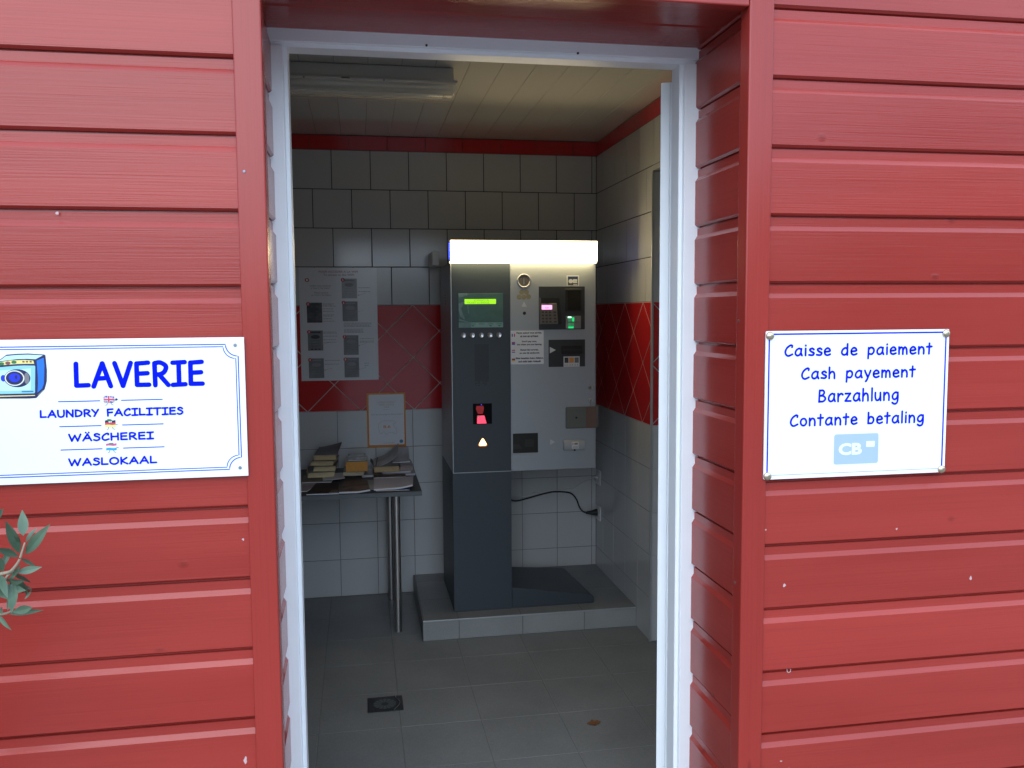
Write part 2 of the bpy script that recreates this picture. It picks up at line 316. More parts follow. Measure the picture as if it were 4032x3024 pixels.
def ribbon(mb, pts, w, y, closed=False):
    """flat line of width w with round ends, in the XZ plane"""
    P = [np.array(p, float) for p in pts]; n = len(P); Lf = []; Rt = []
    for i in range(n):
        if closed: a, b = P[i-1], P[(i+1) % n]
        else: a, b = P[max(i-1, 0)], P[min(i+1, n-1)]
        d = b-a; d /= (np.linalg.norm(d)+1e-12); nn = np.array((-d[1], d[0]))
        Lf.append(P[i]+nn*w/2); Rt.append(P[i]-nn*w/2)
    if closed:
        vs = [(p[0], y, p[1]) for p in Lf]+[(p[0], y, p[1]) for p in Rt]
        mb.add(vs, [(i, (i+1) % n, n+(i+1) % n, n+i) for i in range(n)]); return
    d0 = P[0]-P[1]; a0 = math.atan2(d0[1], d0[0]); d1 = P[-1]-P[-2]; a1 = math.atan2(d1[1], d1[0])
    cap0 = [P[0]+w/2*np.array((math.cos(a0+t), math.sin(a0+t))) for t in np.linspace(-math.pi/2, math.pi/2, 8)[1:-1]]
    cap1 = [P[-1]+w/2*np.array((math.cos(a1+t), math.sin(a1+t))) for t in np.linspace(-math.pi/2, math.pi/2, 8)[1:-1]]
    vs = [(p[0], y, p[1]) for p in Lf]+[(p[0], y, p[1]) for p in Rt]
    fs = [(i, i+1, n+i+1, n+i) for i in range(n-1)]; mb.add(vs, fs)
    mb.flat([Rt[0]]+[Lf[0]]+cap0[::1] if False else [Lf[0]]+cap0[::-1][::-1]+[Rt[0]], y) if True else None
    mb.flat([Rt[-1]]+cap1+[Lf[-1]], y)

# round hand lettering, unit = cap height: (kind, points)  s smooth, l straight corners, o closed
G = {
 'L': (.60, [('l', [(.06, 1), (.04, .05), (.54, .06)])]), 'A': (.80, [('l', [(.02, 0), (.42, 1), (.74, 0)]), ('l', [(.17, .34), (.62, .36)])]), 'V': (.72, [('l', [(0, 1), (.32, 0), (.68, 1)])]),
 'E': (.64, [('l', [(.56, 1), (.07, .97), (.06, .03), (.57, .03)]), ('l', [(.07, .52), (.52, .54)])]),
 'R': (.68, [('l', [(.06, 0), (.06, .97)]), ('s', [(.06, .97), (.3, 1), (.54, .84), (.48, .6), (.3, .49), (.07, .46)]), ('l', [(.25, .46), (.62, 0)])]),
 'I': (.58, [('l', [(.02, .98), (.54, 1)]), ('l', [(.28, .98), (.27, .02)]), ('l', [(0, 0), (.54, .02)])]),
 'U': (.70, [('s', [(.04, 1), (.04, .5), (.1, .14), (.32, 0), (.55, .14), (.62, .5), (.62, 1)])]), 'N': (.72, [('l', [(.04, 0), (.06, 1), (.62, 0), (.64, 1)])]),
 'D': (.72, [('l', [(.06, .98), (.06, .03)]), ('s', [(.06, .98), (.35, .92), (.61, .7), (.63, .4), (.45, .13), (.06, .03)])]), 'Y': (.64, [('l', [(0, 1), (.3, .48)]), ('l', [(.6, 1), (.18, 0)])]),
 'F': (.60, [('l', [(.56, 1), (.06, .97), (.07, 0)]), ('l', [(.07, .5), (.5, .52)])]), 'C': (.66, [('s', [(.56, .82), (.57, .96), (.42, .99), (.16, .74), (.04, .38), (.12, .1), (.3, .0), (.59, .15)])]),
 'T': (.72, [('l', [(0, .98), (.7, 1)]), ('l', [(.35, .98), (.34, 0)])]), 'S': (.60, [('s', [(.52, .84), (.4, .97), (.22, .98), (.1, .84), (.16, .67), (.38, .54), (.53, .35), (.46, .11), (.24, 0), (.03, .1)])]),
 'W': (1.04, [('l', [(0, 1), (.22, 0), (.5, .85), (.72, 0), (1.0, 1)])]), 'H': (.70, [('l', [(.04, 1), (.04, 0)]), ('l', [(.04, .5), (.62, .52)]), ('l', [(.62, 1), (.62, 0)])]),
 'O': (.84, [('o', ell(.40, .5, .37, .49, 20))]), 'K': (.66, [('l', [(.06, 1), (.05, 0)]), ('l', [(.56, .95), (.07, .45), (.62, 0)])]),
 'B': (.66, [('l', [(.1, 1), (.06, 0)]), ('s', [(.1, .97), (.36, .98), (.47, .78), (.32, .58), (.09, .52)]), ('s', [(.09, .52), (.4, .5), (.57, .27), (.4, .05), (.06, .02)])]),
 'a': (.62, [('s', [(.48, .60), (.32, .69), (.11, .52), (.04, .22), (.18, .02), (.38, .10), (.49, .36)]), ('l', [(.51, .66), (.47, .3), (.56, .02)])]),
 'i': (.20, [('l', [(.09, .68), (.09, .02)]), ('l', [(.09, .94), (.095, .97)])]), 's': (.48, [('s', [(.41, .57), (.27, .68), (.09, .57), (.2, .38), (.42, .24), (.32, .04), (.03, .07)])]),
 'e': (.56, [('s', [(.06, .33), (.46, .40), (.4, .61), (.24, .68), (.06, .46), (.08, .14), (.26, .01), (.49, .10)])]),
 'd': (.62, [('s', [(.47, .58), (.32, .68), (.1, .5), (.05, .2), (.2, .02), (.4, .1), (.48, .3)]), ('l', [(.49, 1.05), (.49, 0)])]),
 'p': (.60, [('l', [(.08, .66), (.05, -.36)]), ('s', [(.08, .48), (.25, .68), (.46, .58), (.5, .3), (.35, .05), (.08, .1)])]),
 'm': (.80, [('l', [(.05, .68), (.06, 0)]), ('s', [(.06, .4), (.2, .65), (.33, .58), (.37, .38), (.37, 0)]), ('s', [(.37, .38), (.5, .65), (.63, .58), (.68, .38), (.70, 0)])]),
 'n': (.58, [('l', [(.05, .68), (.06, 0)]), ('s', [(.06, .38), (.23, .65), (.4, .59), (.47, .38), (.47, 0)])]), 't': (.48, [('l', [(.22, 1.0), (.2, .0)]), ('l', [(.0, .67), (.42, .69)])]),
 'h': (.58, [('l', [(.06, 1.05), (.05, 0)]), ('s', [(.05, .36), (.23, .63), (.4, .58), (.46, .38), (.47, 0)])]), 'y': (.56, [('l', [(.03, .68), (.26, .08)]), ('l', [(.5, .68), (.22, -.2), (.12, -.36)])]),
 'r': (.48, [('l', [(.05, .68), (.06, 0)]), ('s', [(.06, .38), (.18, .6), (.33, .67), (.43, .57)])]), 'z': (.54, [('l', [(.03, .66), (.44, .67), (.03, .03), (.48, .02)])]),
 'l': (.18, [('l', [(.08, 1.08), (.08, 0)])]), 'u': (.58, [('s', [(.05, .68), (.05, .3), (.13, .06), (.28, .02), (.42, .2), (.46, .42)]), ('l', [(.46, .68), (.49, 0)])]),
 'g': (.60, [('s', [(.47, .58), (.32, .68), (.1, .5), (.06, .22), (.22, .05), (.4, .18), (.48, .42)]), ('s', [(.49, .66), (.50, .2), (.47, -.12), (.38, -.29), (.2, -.33), (.04, -.22)])]),
 'o': (.58, [('o', ell(.27, .34, .23, .33, 18))]), 'b': (.60, [('l', [(.07, 1.05), (.06, .02)]), ('s', [(.06, .38), (.24, .66), (.45, .55), (.5, .3), (.36, .05), (.07, .05)])]), ' ': (.55, []),
}
G['Ä'] = (.80, G['A'][1] + [('l', [(.28, 1.22), (.281, 1.23)]), ('l', [(.54, 1.22), (.541, 1.23)])])
def hand(text, x0, x1, zb, cap, y, w, parent, m, gap=.10):
    tot = sum(G[c][0]+gap for c in text)-gap; kx = (x1-x0)/tot; x = x0; mb = MB(); yy = y
    for c in text:
        if c == ' ': mb.build('lettering', m, parent); mb = MB()
        wd, st = G[c]
        for kind, pts in st:
            P = [(x+p[0]*kx, zb+p[1]*cap) for p in pts]
            segs = [crom(P, 6)] if kind == 's' else [P] if kind == 'o' else [[P[i], P[i+1]] for i in range(len(P)-1)]
            for sg in segs:
                yy -= .000012; ribbon(mb, sg, w, yy, kind == 'o')
        x += (wd+gap)*kx
    return mb.build('lettering', m, parent)
def typed(text, x0, x1, zb, zt, y, m, parent, name='lettering', bold=0., align='fit'):
    cu = bpy.data.curves.new('t', 'FONT'); cu.body = text; cu.size = 1; cu.offset = bold; cu.resolution_u = 3; cu.align_x = 'LEFT'
    to = bpy.data.objects.new('t', cu); S.collection.objects.link(to)
    dg = bpy.context.evaluated_depsgraph_get(); me = bpy.data.meshes.new_from_object(to.evaluated_get(dg))
    V = np.array([v.co[:] for v in me.vertices]); F = [tuple(p.vertices) for p in me.polygons]
    bpy.data.objects.remove(to); bpy.data.curves.remove(cu); bpy.data.meshes.remove(me)
    a, b = V.min(0), V.max(0)
    X = x0+(V[:, 0]-a[0])/(b[0]-a[0])*(x1-x0); Z = zb+(V[:, 1]-a[1])/(b[1]-a[1])*(zt-zb)
    mb = MB(); mb.add([(X[i], y, Z[i]) for i in range(len(V))], F)
    return mb.build(name, m, parent)

# ================================================================== GROUND AND ROOM SHELL
FL, CE, BK, RX, LX = -1.53, .924, 4.68, 1.30, -1.60      # floor, ceiling, back wall, right wall, left wall
def struct(o): o['kind'] = 'structure'; return o
gm = MB(); gm.add([(-400, -400, FL-.06), (400, -400, FL-.06), (400, 400, FL-.06), (-400, 400, FL-.06)], [(0, 1, 2, 3)])
struct(gm.build('ground', M['soil']))

def tile(mb, poly, fn, joint=.0024, amp=.004, bev=.0012, thick=.0022):
    """one glazed tile: polygon (u,v) shrunk by half a joint, rounded edge, minute individual tilt"""
    P = [np.array(p, float) for p in poly]; c = sum(P)/len(P)
    A = abs(sum(P[i][0]*P[(i+1) % len(P)][1]-P[(i+1) % len(P)][0]*P[i][1] for i in range(len(P))))/2
    if A < 2e-4: return
    def shrink(d):
        n = len(P); out = []
        sg = 1 if sum(P[i][0]*P[(i+1) % n][1]-P[(i+1) % n][0]*P[i][1] for i in range(n)) > 0 else -1
        for i in range(n):
            a = P[i]-P[i-1]; b = P[(i+1) % n]-P[i]
            a = a/np.linalg.norm(a); b = b/np.linalg.norm(b); na = np.array((-a[1], a[0]))*sg; nb = np.array((-b[1], b[0]))*sg
            m_ = (na+nb); m_ = m_/max(.25, 1+na@nb); out.append(P[i]+m_*d)
        return out
    ta, tb = random.uniform(-amp, amp), random.uniform(-amp, amp)
    def D(p, d): return d+ta*(p[0]-c[0])+tb*(p[1]-c[1])
    o0, o1 = shrink(joint/2), shrink(joint/2+bev); n = len(P)
    mb.add([fn(p[0], p[1], -thick) for p in o0]+[fn(p[0], p[1], D(p, -bev*.6)) for p in o0]+[fn(p[0], p[1], D(p, 0)) for p in o1],
           [tuple(range(2*n, 3*n))]+[(i, (i+1) % n, n+(i+1) % n, n+i) for i in range(n)]+[(n+i, n+(i+1) % n, 2*n+(i+1) % n, 2*n+i) for i in range(n)])
def clip(poly, u0, u1, v0, v1):
    for ax, lim, sg in ((0, u0, 1), (0, u1, -1), (1, v0, 1), (1, v1, -1)):
        out = []
        for i in range(len(poly)):
            a, b = poly[i-1], poly[i]; ia, ib = sg*(a[ax]-lim) >= 0, sg*(b[ax]-lim) >= 0
            if ia != ib:
                t = (lim-a[ax])/(b[ax]-a[ax]); out.append((a[0]+t*(b[0]-a[0]), a[1]+t*(b[1]-a[1])))
            if ib: out.append(b)
        poly = out
        if len(poly) < 3: return []
    # drop duplicates
    res = []
    for p in poly:
        if not res or (abs(p[0]-res[-1][0])+abs(p[1]-res[-1][1])) > 1e-5: res.append(p)
    if len(res) > 1 and abs(res[0][0]-res[-1][0])+abs(res[0][1]-res[-1][1]) < 1e-5: res.pop()
    return res if len(res) > 2 else []
UP = [.847, .6455, .444, .2425, .041]; RB0, RB1 = .041, -.521; LO = [-.521, -.722, -.924, -1.126, -1.328, -1.53]
def grid_rows(mb, fn, u0, u1, zs, off, run=None, step=.2, joint=.0026):
    for r in range(len(zs)-1):
        o = off + (run[r] if run else 0); k = math.floor((u0-o)/step)
        while o+k*step < u1:
            p = clip([(o+k*step, zs[r+1]), (o+(k+1)*step, zs[r+1]), (o+(k+1)*step, zs[r]), (o+k*step, zs[r])], u0, u1, -9, 9)
            if p: tile(mb, p, fn, joint)
            k += 1
def diamonds(mb, fn, u0, u1, cu, cv=-.24, h=.1405):
    for i in range(-12, 40):
        for j in range(-6, 6):
            if (i+j) % 2: continue
            c = (cu+i*h, cv+j*h)
            p = clip([(c[0]-h, c[1]), (c[0], c[1]-h), (c[0]+h, c[1]), (c[0], c[1]+h)], u0, u1, RB1, RB0)
            if p: tile(mb, p, fn, .0042, amp=.003)
def wall(name, label, fn, u0, u1, off, dia, z0=FL):
    t = thing(name, label, 'wall', fn((u0+u1)/2, FL, 0))
    w = MB(); grid_rows(w, fn, u0, u1, UP, off, run=[0, .1, 0, .1], joint=.0040); grid_rows(w, fn, u0, u1, LO, off)
    w.build('white_tiles', M['tile_white'], t)
    r = MB(); grid_rows(r, fn, u0, u1, [CE-.002, .847], off+.09); r.build('red_border_tiles', M['tile_red'], t)
    d = MB(); diamonds(d, fn, u0, u1, dia); d.build('red_diamond_tiles', M['tile_red'], t)
    g = MB(); D = -.0013
    g3 = MB()
    for z1_, z2_, q in ((CE, RB0, g), (RB1, FL, g3)): q.add([fn(u0, z2_, D), fn(u1, z2_, D), fn(u1, z1_, D), fn(u0, z1_, D)], [(0, 1, 2, 3)])
    g.build('grout', M['grout'], t); g3.build('grout', M['grout_low'], t)  # one grout in two tones: darker above, paler below, the lighting put into colour
    g2 = MB(); g2.add([fn(u0, RB1, D), fn(u1, RB1, D), fn(u1, RB0, D), fn(u0, RB0, D)], [(0, 1, 2, 3)]); g2.build('pale_grout', M['grout_pale'], t)
    return t
fb = lambda u, v, d: (u, BK-d, v)
wall('tiled_wall', 'white and red tiled back wall behind the payment kiosk', fb, LX, RX, -.125, .0031+.1405)
b = MB(); b.box(LX-.1, RX+.3, BK+.004, BK+.12, FL-.1, CE+.1); b.build('wall_backing', M['core'], bpy.data.objects['tiled_wall'])
# right wall with a doorway nearer the viewer
JY, JZ = 3.745, .62
fr = lambda u, v, d: (RX-d, u, v)
rw = wall('tiled_wall', 'tiled side wall with a doorway, right of the kiosk', fr, JY, BK, .135, 3.873+.1405)
w = MB(); grid_rows(w, fr, 2.03, JY, [.847, .6455, JZ], .135); w.build('white_tiles', M['tile_white'], rw)
w = MB(); grid_rows(w, fr, 2.03, JY, [CE-.002, .847], .225); w.build('red_border_tiles', M['tile_red'], rw)
g = MB(); g.add([fr(2.03, JZ, -.0013), fr(JY, JZ, -.0013), fr(JY, CE, -.0013), fr(2.03, CE, -.0013)], [(0, 1, 2, 3)]); g.build('grout', M['grout'], rw)
fj = lambda u, v, d: (u, JY-d, v)
w = MB(); grid_rows(w, fj, RX+.006, RX+.16, [JZ-.001, .444, .2425, .041], RX-.1); grid_rows(w, fj, RX+.006, RX+.16, LO, RX-.1); w.build('jamb_tiles', M['tile_white'], rw)
w = MB(); diamonds(w, fj, RX+.006, RX+.16, RX+.14); w.build('red_jamb_tiles', M['tile_red'], rw)
w = MB(); w.box(RX+.0035, RX+.16, JY+.0035, BK+.1, FL-.1, JZ-.001); w.box(RX+.0035, RX+.16, 2.03, BK+.1, JZ-.001+.002, CE+.1); w.box(RX+.17, RX+.24, 2.0, BK, FL-.1, CE+.1); w.build('wall_backing', M['tile_white'], rw)
w = MB(); w.box(RX-.004, RX+.006, JY-.004, JY+.006, FL, JZ); w.build('corner_trim', M['kiosk_edge'], rw, bevel=.002)
fl_ = lambda u, v, d: (LX+d, u, v)
lw = wall('tiled_wall', 'tiled side wall of the laundry room, left and out of sight', fl_, 2.03, BK, .135, .1)
b = MB(); b.box(LX-.1, LX-.004, 2.0, BK+.1, FL-.1, CE+.1); b.build('wall_backing', M['core'], lw)

ft = MB()
for i in range(-7, 8):
    for j in range(-8, 8):
        u, v = .1225+.2995*i, 3.12+.3035*j
        p = clip([(u, v), (u+.2995, v), (u+.2995, v+.3035), (u, v+.3035)], LX, RX+.16, 1.9, BK)
        if p: tile(ft, p, lambda a, b_, d: (a, b_, FL+d), joint=.003, amp=.002)
fo = struct(ft.build('floor', M['floor']))
g = MB(); g.box(LX, RX+.16, 1.62, BK, FL-.05, FL-.0013); struct(g.build('floor_bed', M['floor_grout']))
cm = MB()
for i in range(-14, 12):
    x = .053+.125*i
    cm.prism([(x+.0004, CE+.0012), (x+.0018, CE), (x+.1232, CE), (x+.1246, CE+.0012), (x+.1246, CE+.012), (x+.0004, CE+.012)], 'y', 1.99, BK)
struct(cm.build('ceiling', M['pvc']))
cb = MB(); cb.box(-2.4, 3.0, 1.66, BK+.1, CE+.013, CE+.1); struct(cb.build('roof_deck', M['core']))

# ================================================================== CABIN FRONT
FY, TY, DY = 1.639, 1.634, 1.95       # cladding face, trim face, door frame face
GZ, TZ = FL-.05, 1.5
cab = thing('cabin', 'red painted timber cabin front with a deep doorway', 'cabin', (.3, 1.9, FL-.05))
def profile(z):
    """shiplap from the bottom edge of one board face down to the bottom of the next"""
    return [(0, z), (.0055, z-.0045), (.013, z-.005), (.013, z-.0085), (.0062, z-.009), (.0062, z-.0255), (0, z-.035), (0, z-.135)]
def cladding(zb, place, a, b, z_lo, z_hi):
    pts = []; z = zb
    while z+.135 < z_hi: z += .135
    pts = [(0, z_hi)]
    while z > z_lo: pts += profile(z)[:-1]; z -= .135
    pts += [(0, z_lo)] if pts[-1][1] > z_lo else []
    mb = MB(); n = len(pts); N = 10
    for k in range(N+1):
        t = a+(b-a)*k/N; mb.v += [place(d, z_, t) for d, z_ in pts]
    for k in range(N):
        for i in range(n-1): mb.f.append((k*n+i, k*n+i+1, (k+1)*n+i+1, (k+1)*n+i))
    return mb
front = lambda d, z, t: (t, FY+d, z)
cladding(.459, front, -2.3, -.2085, GZ, TZ).build('cladding', M['red_x'], cab)
cladding(.599, front, .8145, 2.9, GZ, TZ).build('cladding', M['red_x'], cab)
cladding(.599, front, -.2085, .8145, .645, TZ).build('cladding', M['red_x'], cab)
cladding(.2003, lambda d, z, t: (.7805+d, t, z), 1.66, 1.97, GZ, .63).build('reveal_cladding', M['red_y'], cab)
cladding(.2033, lambda d, z, t: (-.1725-d, t, z), 1.66, 1.97, GZ, .63).build('reveal_cladding', M['red_y'], cab)
# corner boards (L section) and head board
t = MB(); t.prism([(-.2095, TY), (-.1595, TY), (-.1595, 1.680), (-.175, 1.680), (-.175, 1.655), (-.2095, 1.655)], 'z', GZ, .640); t.build('corner_board', M['red_z'], cab, bevel=.0035, seg=3)
t = MB(); t.prism([(.8145, TY), (.8145, 1.655), (.783, 1.655), (.783, 1.677), (.7625, 1.677), (.7625, TY)], 'z', GZ, .640); t.build('corner_board', M['red_z'], cab, bevel=.0035, seg=3)
t = MB(); t.prism([(TY, .590), (1.665, .590), (1.665, .61), (1.655, .61), (1.655, .640), (TY, .640)], 'x', -.159, .762); t.build('head_board', M['red_x'], cab, bevel=.0035, seg=3)
# soffit: three boards running along the opening
s = MB()
for y0, y1 in ((1.66, 1.806), (1.812, 1.97)):
    s.prism([(y0, .6085), (y0+.004, .6045), (y1-.004, .6045), (y1, .6085), (y1, .62), (y0, .62)], 'x', -.19, .80)
s.build('soffit', M['red_x'], cab)
c = MB(); c.box(-2.3, -.20, 1.662, 2.02, GZ, TZ); c.box(.81, 2.9, 1.662, 2.02, GZ, TZ); c.box(-.199, .809, 1.662, 2.02, .624, TZ); c.build('wall_core', M['core'], cab)
i_ = MB(); i_.box(LX, -.22, 2.021, 2.03, FL, CE); i_.box(.83, RX, 2.021, 2.03, FL, CE); i_.box(-.219, .829, 2.021, 2.03, .64, CE); i_.build('inner_lining', M['tile_white'], cab)
# door frame: outer flat and stepped inner bead
def frame_side(mb, sgn, xi, xo):
    mb.prism([(xo, DY), (xi-sgn*.010, DY), (xi-sgn*.0085, DY+.004), (xi-sgn*.0085, DY+.010), (xi, DY+.012), (xi, DY+.062), (xo, DY+.062)][::sgn], 'z', FL, .5685)
f = MB(); frame_side(f, -1, .7435, .835)
f.build('door_frame', M['white_frame'], cab, bevel=.0012)
f = MB(); frame_side(f, 1, -.1388, -.23)
f.build('door_frame', M['white_frame'], cab, bevel=.0012)
f = MB(); f.prism([(DY+.0015, .622), (DY+.0015, .579), (DY+.004, .5775), (DY+.010, .5775), (DY+.012, .569), (DY+.062, .569), (DY+.062, .622)], 'x', -.229, .834)
f.build('door_frame', M['white_frame'], cab, bevel=.0012)
for x, z in ((.158, .5820), (.4985, .5800)):
    n = MB(); n.cyl((x, DY-.0008, z), 'y', .0026, .002, 10); n.build('frame_mark', M['black'], cab)  # small dark marks on the frame head: a screw hole and a spider
# open door leaf, swung inwards past square; its hinge edge faces the viewer
ca, sa = math.cos(R(58)), math.sin(R(58)); dx, dy = Vector((ca, sa, 0)), Vector((sa, -ca, 0))
p0 = Vector((.7345, 2.062, 0))
def leafpt(a, w_): v = p0+dx*a+dy*w_; return (v.x, v.y)
dm = MB(); dm.prism([leafpt(0, 0), leafpt(0, .022), leafpt(.004, .0235), leafpt(.004, .0265), leafpt(0, .028), leafpt(0, .058), leafpt(.80, .058), leafpt(.80, 0)], 'z', FL+.008, .552)
door = dm.build('door_leaf', M['white_frame'], cab, bevel=.001)
for z in (.40, -.45, -1.30):
    h = MB(); v = leafpt(-.006, .05); h.cyl((v[0], v[1], z), 'z', .008, .09, 14); h.build('hinge', M['steel'], door)
th = MB(); th.box(-.1385, .743, 1.93, 2.02, FL-.03, FL+.004); th.build('threshold', M['steel'], cab, bevel=.002)
# nail heads and flaked spots
for x, z in ((-.1965, .2537),):
    n = MB(); n.cyl((x, TY-.0012, z), 'y', .0026, .003, 14); n.build('nail_head', M['screw'], cab, bevel=.0006)
for x, z in ((.762, -.0213), (.762, -.5675)):
    n = MB(); n.cyl((x-.001, 1.664, z), 'x', .0035, .003, 12); n.build('nail_head', M['core'], cab)
for x, z, r_, e_ in ((-.5124, .1768, .0026, 1.3), (.8604, -.5713, .0032, 1), (1.2953, -.5822, .0028, 1.4), (1.1146, -.4647, .002, 1.2), (.8609, -.9524, .0028, .4), (-.2291, -.8413, .003, 2.2), (.817, -.4514, .002, 1), (-.22, -.4167, .002, 1)):
    yy = (TY if (-.21 < x < -.16 or .763 < x < .8145) else FY)-.0003
    ch = MB(); ch.flat([(x+r_*(1+.35*math.sin(3*a+x*90))*math.cos(a), z+e_*r_*(1+.3*math.cos(2*a+z*70))*math.sin(a)) for a in [2*math.pi*i/10 for i in range(10)]], yy); ch.build('paint_flake', M['chip'], cab)
for x, z in ((.8779, -.7576), (.8793, -.9747)):
    ch = MB(); ribbon(ch, ell(x, z, .0042, .005, 16), .0016 if z > -.8 else .0007, FY+(.006 if z > -.8 else -.0003), True); ch.build('paint_flake', M['chip'], cab)

# ================================================================== SIGNS
SY = 1.629
ls = thing('laundry_sign', 'white LAVERIE laundry sign with a cartoon washing machine, left of the doorway', 'sign', (-.49, SY, -.296))
p = MB(); p.box(-.772, -.2057, SY, SY+.003, -.2958, -.0420); p.build('panel', M['enamel'], ls, bevel=.0006)
L0, L1, Z0, Z1 = -.770+.0, -.2169, -.2828, -.0542
def notched(inset, r):
    x0, x1, z0, z1 = -.760+inset, -.2168-inset, -.2826+inset, -.0545-inset; o = []
    for cx, cz, a in ((x1, z1, 180), (x1, z0, 90), (x0, z0, 0), (x0, z1, 270)):
        o += [(cx+r*math.cos(R(a+90*i/8)), cz+r*math.sin(R(a+90*i/8))) for i in range(9)]
    # order: go clockwise from the top right corner, reversing each arc so the outline stays simple
    out = []
    arcs = [o[k*9:(k+1)*9] for k in range(4)]
    out += arcs[0]                       # top right: starts left of corner, ends below
    out += arcs[1][::1]
    out += arcs[2]
    out += arcs[3]
    return out
def notched_outline(inset, r):
    x0, x1, z0, z1 = -.760+inset, -.2168-inset, -.2826+inset, -.0545-inset
    def arc(cx, cz, a0, a1): return [(cx+r*math.cos(R(a0+(a1-a0)*i/10)), cz+r*math.sin(R(a0+(a1-a0)*i/10))) for i in range(11)]
    return arc(x1, z1, 180, 270)+arc(x1, z0, 90, 180)+arc(x0, z0, 0, 90)+arc(x0, z1, 270, 360)
bd = MB(); ribbon(bd, notched_outline(0, .0215), .0017, SY-.0003, True); ribbon(bd, notched_outline(.0042, .0215), .0015, SY-.0003, True)
bd.build('border', M['blue_line'], ls)
hand('LAVERIE', -.4935, -.2772, -.1258, .0405, SY-.0004, .0082, ls, M['blue'], .14)
hand('LAUNDRY FACILITIES', -.5535, -.3150, -.1786, .0118, SY-.0004, .0032, ls, M['blue'], .13)
hand('WÄSCHEREI', -.5082, -.3670, -.2218, .0118, SY-.0004, .0032, ls, M['blue'], .13)
hand('WASLOKAAL', -.5102, -.3632, -.2656, .0118, SY-.0004, .0032, ls, M['blue'], .13)
for z, in ((-.1515,), (-.1957,), (-.2372,)):
    for a, b_ in ((-.5227, -.4547), (-.4186, -.3500)):
        rl = MB(); ribbon(rl, [(a, z), (b_, z)], .0017, SY-.0003); rl.build('rule_line', M['blue_line'], ls)
for x, z in ((-.2213, -.0562), (-.2198, -.2802), (-.756, -.0562), (-.756, -.2802)):
    n = MB(); n.cyl((x, SY-.0012, z), 'y', .0031, .0012, 16, .0031); n.build('screw', M['screw'], ls, bevel=.0004)
# cartoon washing machine
wm = MB(); wm.flat([(-.6460, -.0960), (-.6340, -.0945), (-.6134, -.0759), (-.6023, -.0675), (-.5850, -.0663), (-.5678, -.0660), (-.5413, -.0683), (-.5400, -.0700), (-.5388, -.0962), (-.5400, -.115), (-.5441, -.1290), (-.548, -.133), (-.5585, -.1442), (-.5700, -.1447), (-.5943, -.1442), (-.6460, -.1434)], SY-.0003)
pic = wm.build('washing_machine_picture', M['navy'], ls)
def pp(poly, k, m): q = MB(); q.flat(poly, SY-.0003-.00012*k); return q.build('picture_patch', m, pic)
pp([(-.6310, -.0925), (-.6134, -.0775), (-.6036, -.0702), (-.6018, -.0697), (-.5850, -.0684), (-.5679, -.0681), (-.5441, -.0696), (-.5564, -.0762), (-.5700, -.0752), (-.5852, -.0754), (-.6135, -.0788), (-.6290, -.0960)], 1, M['ice'])
pp([(-.6440, -.0890), (-.6250, -.0842), (-.6136, -.0802), (-.5966, -.0777), (-.574, -.0772), (-.5600, -.0786), (-.5588, -.0842), (-.5720, -.0840), (-.5857, -.0840), (-.6139, -.0859), (-.6440, -.0920)], 1, M['yellow'])
pp([(-.6440, -.0950), (-.6254, -.0918), (-.6141, -.0893), (-.5915, -.0873), (-.5750, -.0868), (-.5584, -.0874), (-.5575, -.0890), (-.5600, -.1340), (-.5612, -.1357), (-.6165, -.1357), (-.6440, -.1357)], 1, M['sky_blue'])
pp([(-.6400, -.0975), (-.6127, -.0948), (-.5646, -.0923), (-.5664, -.1302), (-.6134, -.1308), (-.6400, -.1305)], 2, M['ice'])
pp([(-.5546, -.0788), (-.5432, -.0740), (-.5425, -.0870), (-.5433, -.0998), (-.5450, -.1190), (-.5481, -.1275), (-.5561, -.1347), (-.5545, -.1200), (-.5541, -.1058)], 1, M['mid_blue'])
pp(ell(-.6095, -.1084, .0042, .0058), 3, M['deep_blue']); pp(ell(-.5872, -.1088, .0212, .0158), 3, M['navy']); pp(ell(-.5720, -.1095, .0042, .0100), 4, M['ink_grey'])
q = MB(); ribbon(q, ell(-.5915, -.1085, .0148, .0126, 36), .0018, SY-.0003-.0005, True); q.build('picture_patch', M['ink_white'], pic)
pp(ell(-.5915, -.1076, .0092, .0078), 4, M['deep_blue']); pp(ell(-.5890, -.1068, .0018, .0040), 5, M['navy'])
pp([(-.5812, -.1311), (-.5622, -.1311), (-.5624, -.1336), (-.5812, -.1334)], 3, M['teal'])
pp([(-.6440, -.1388), (-.5602, -.1388), (-.5602, -.1402), (-.6440, -.1408)], 1, M['yellow']); pp([(-.5560, -.1386), (-.5470, -.1300), (-.5474, -.1316), (-.5552, -.1396)], 1, M['ink_grey'])
for x, z, m_ in ((-.611, -.0833, 'ink_green'), (-.6011, -.0822, 'ink_brown'), (-.5911, -.0808, 'ink_green')): pp(ell(x, z, .0042, .0028), 2, M[m_])
for x, z in ((-.5759, -.0802), (-.5702, -.0802), (-.5643, -.0804)): pp(rrect(x-.0018, x+.0018, z-.0014, z+.0014, .0005), 2, M['ink_brown'])
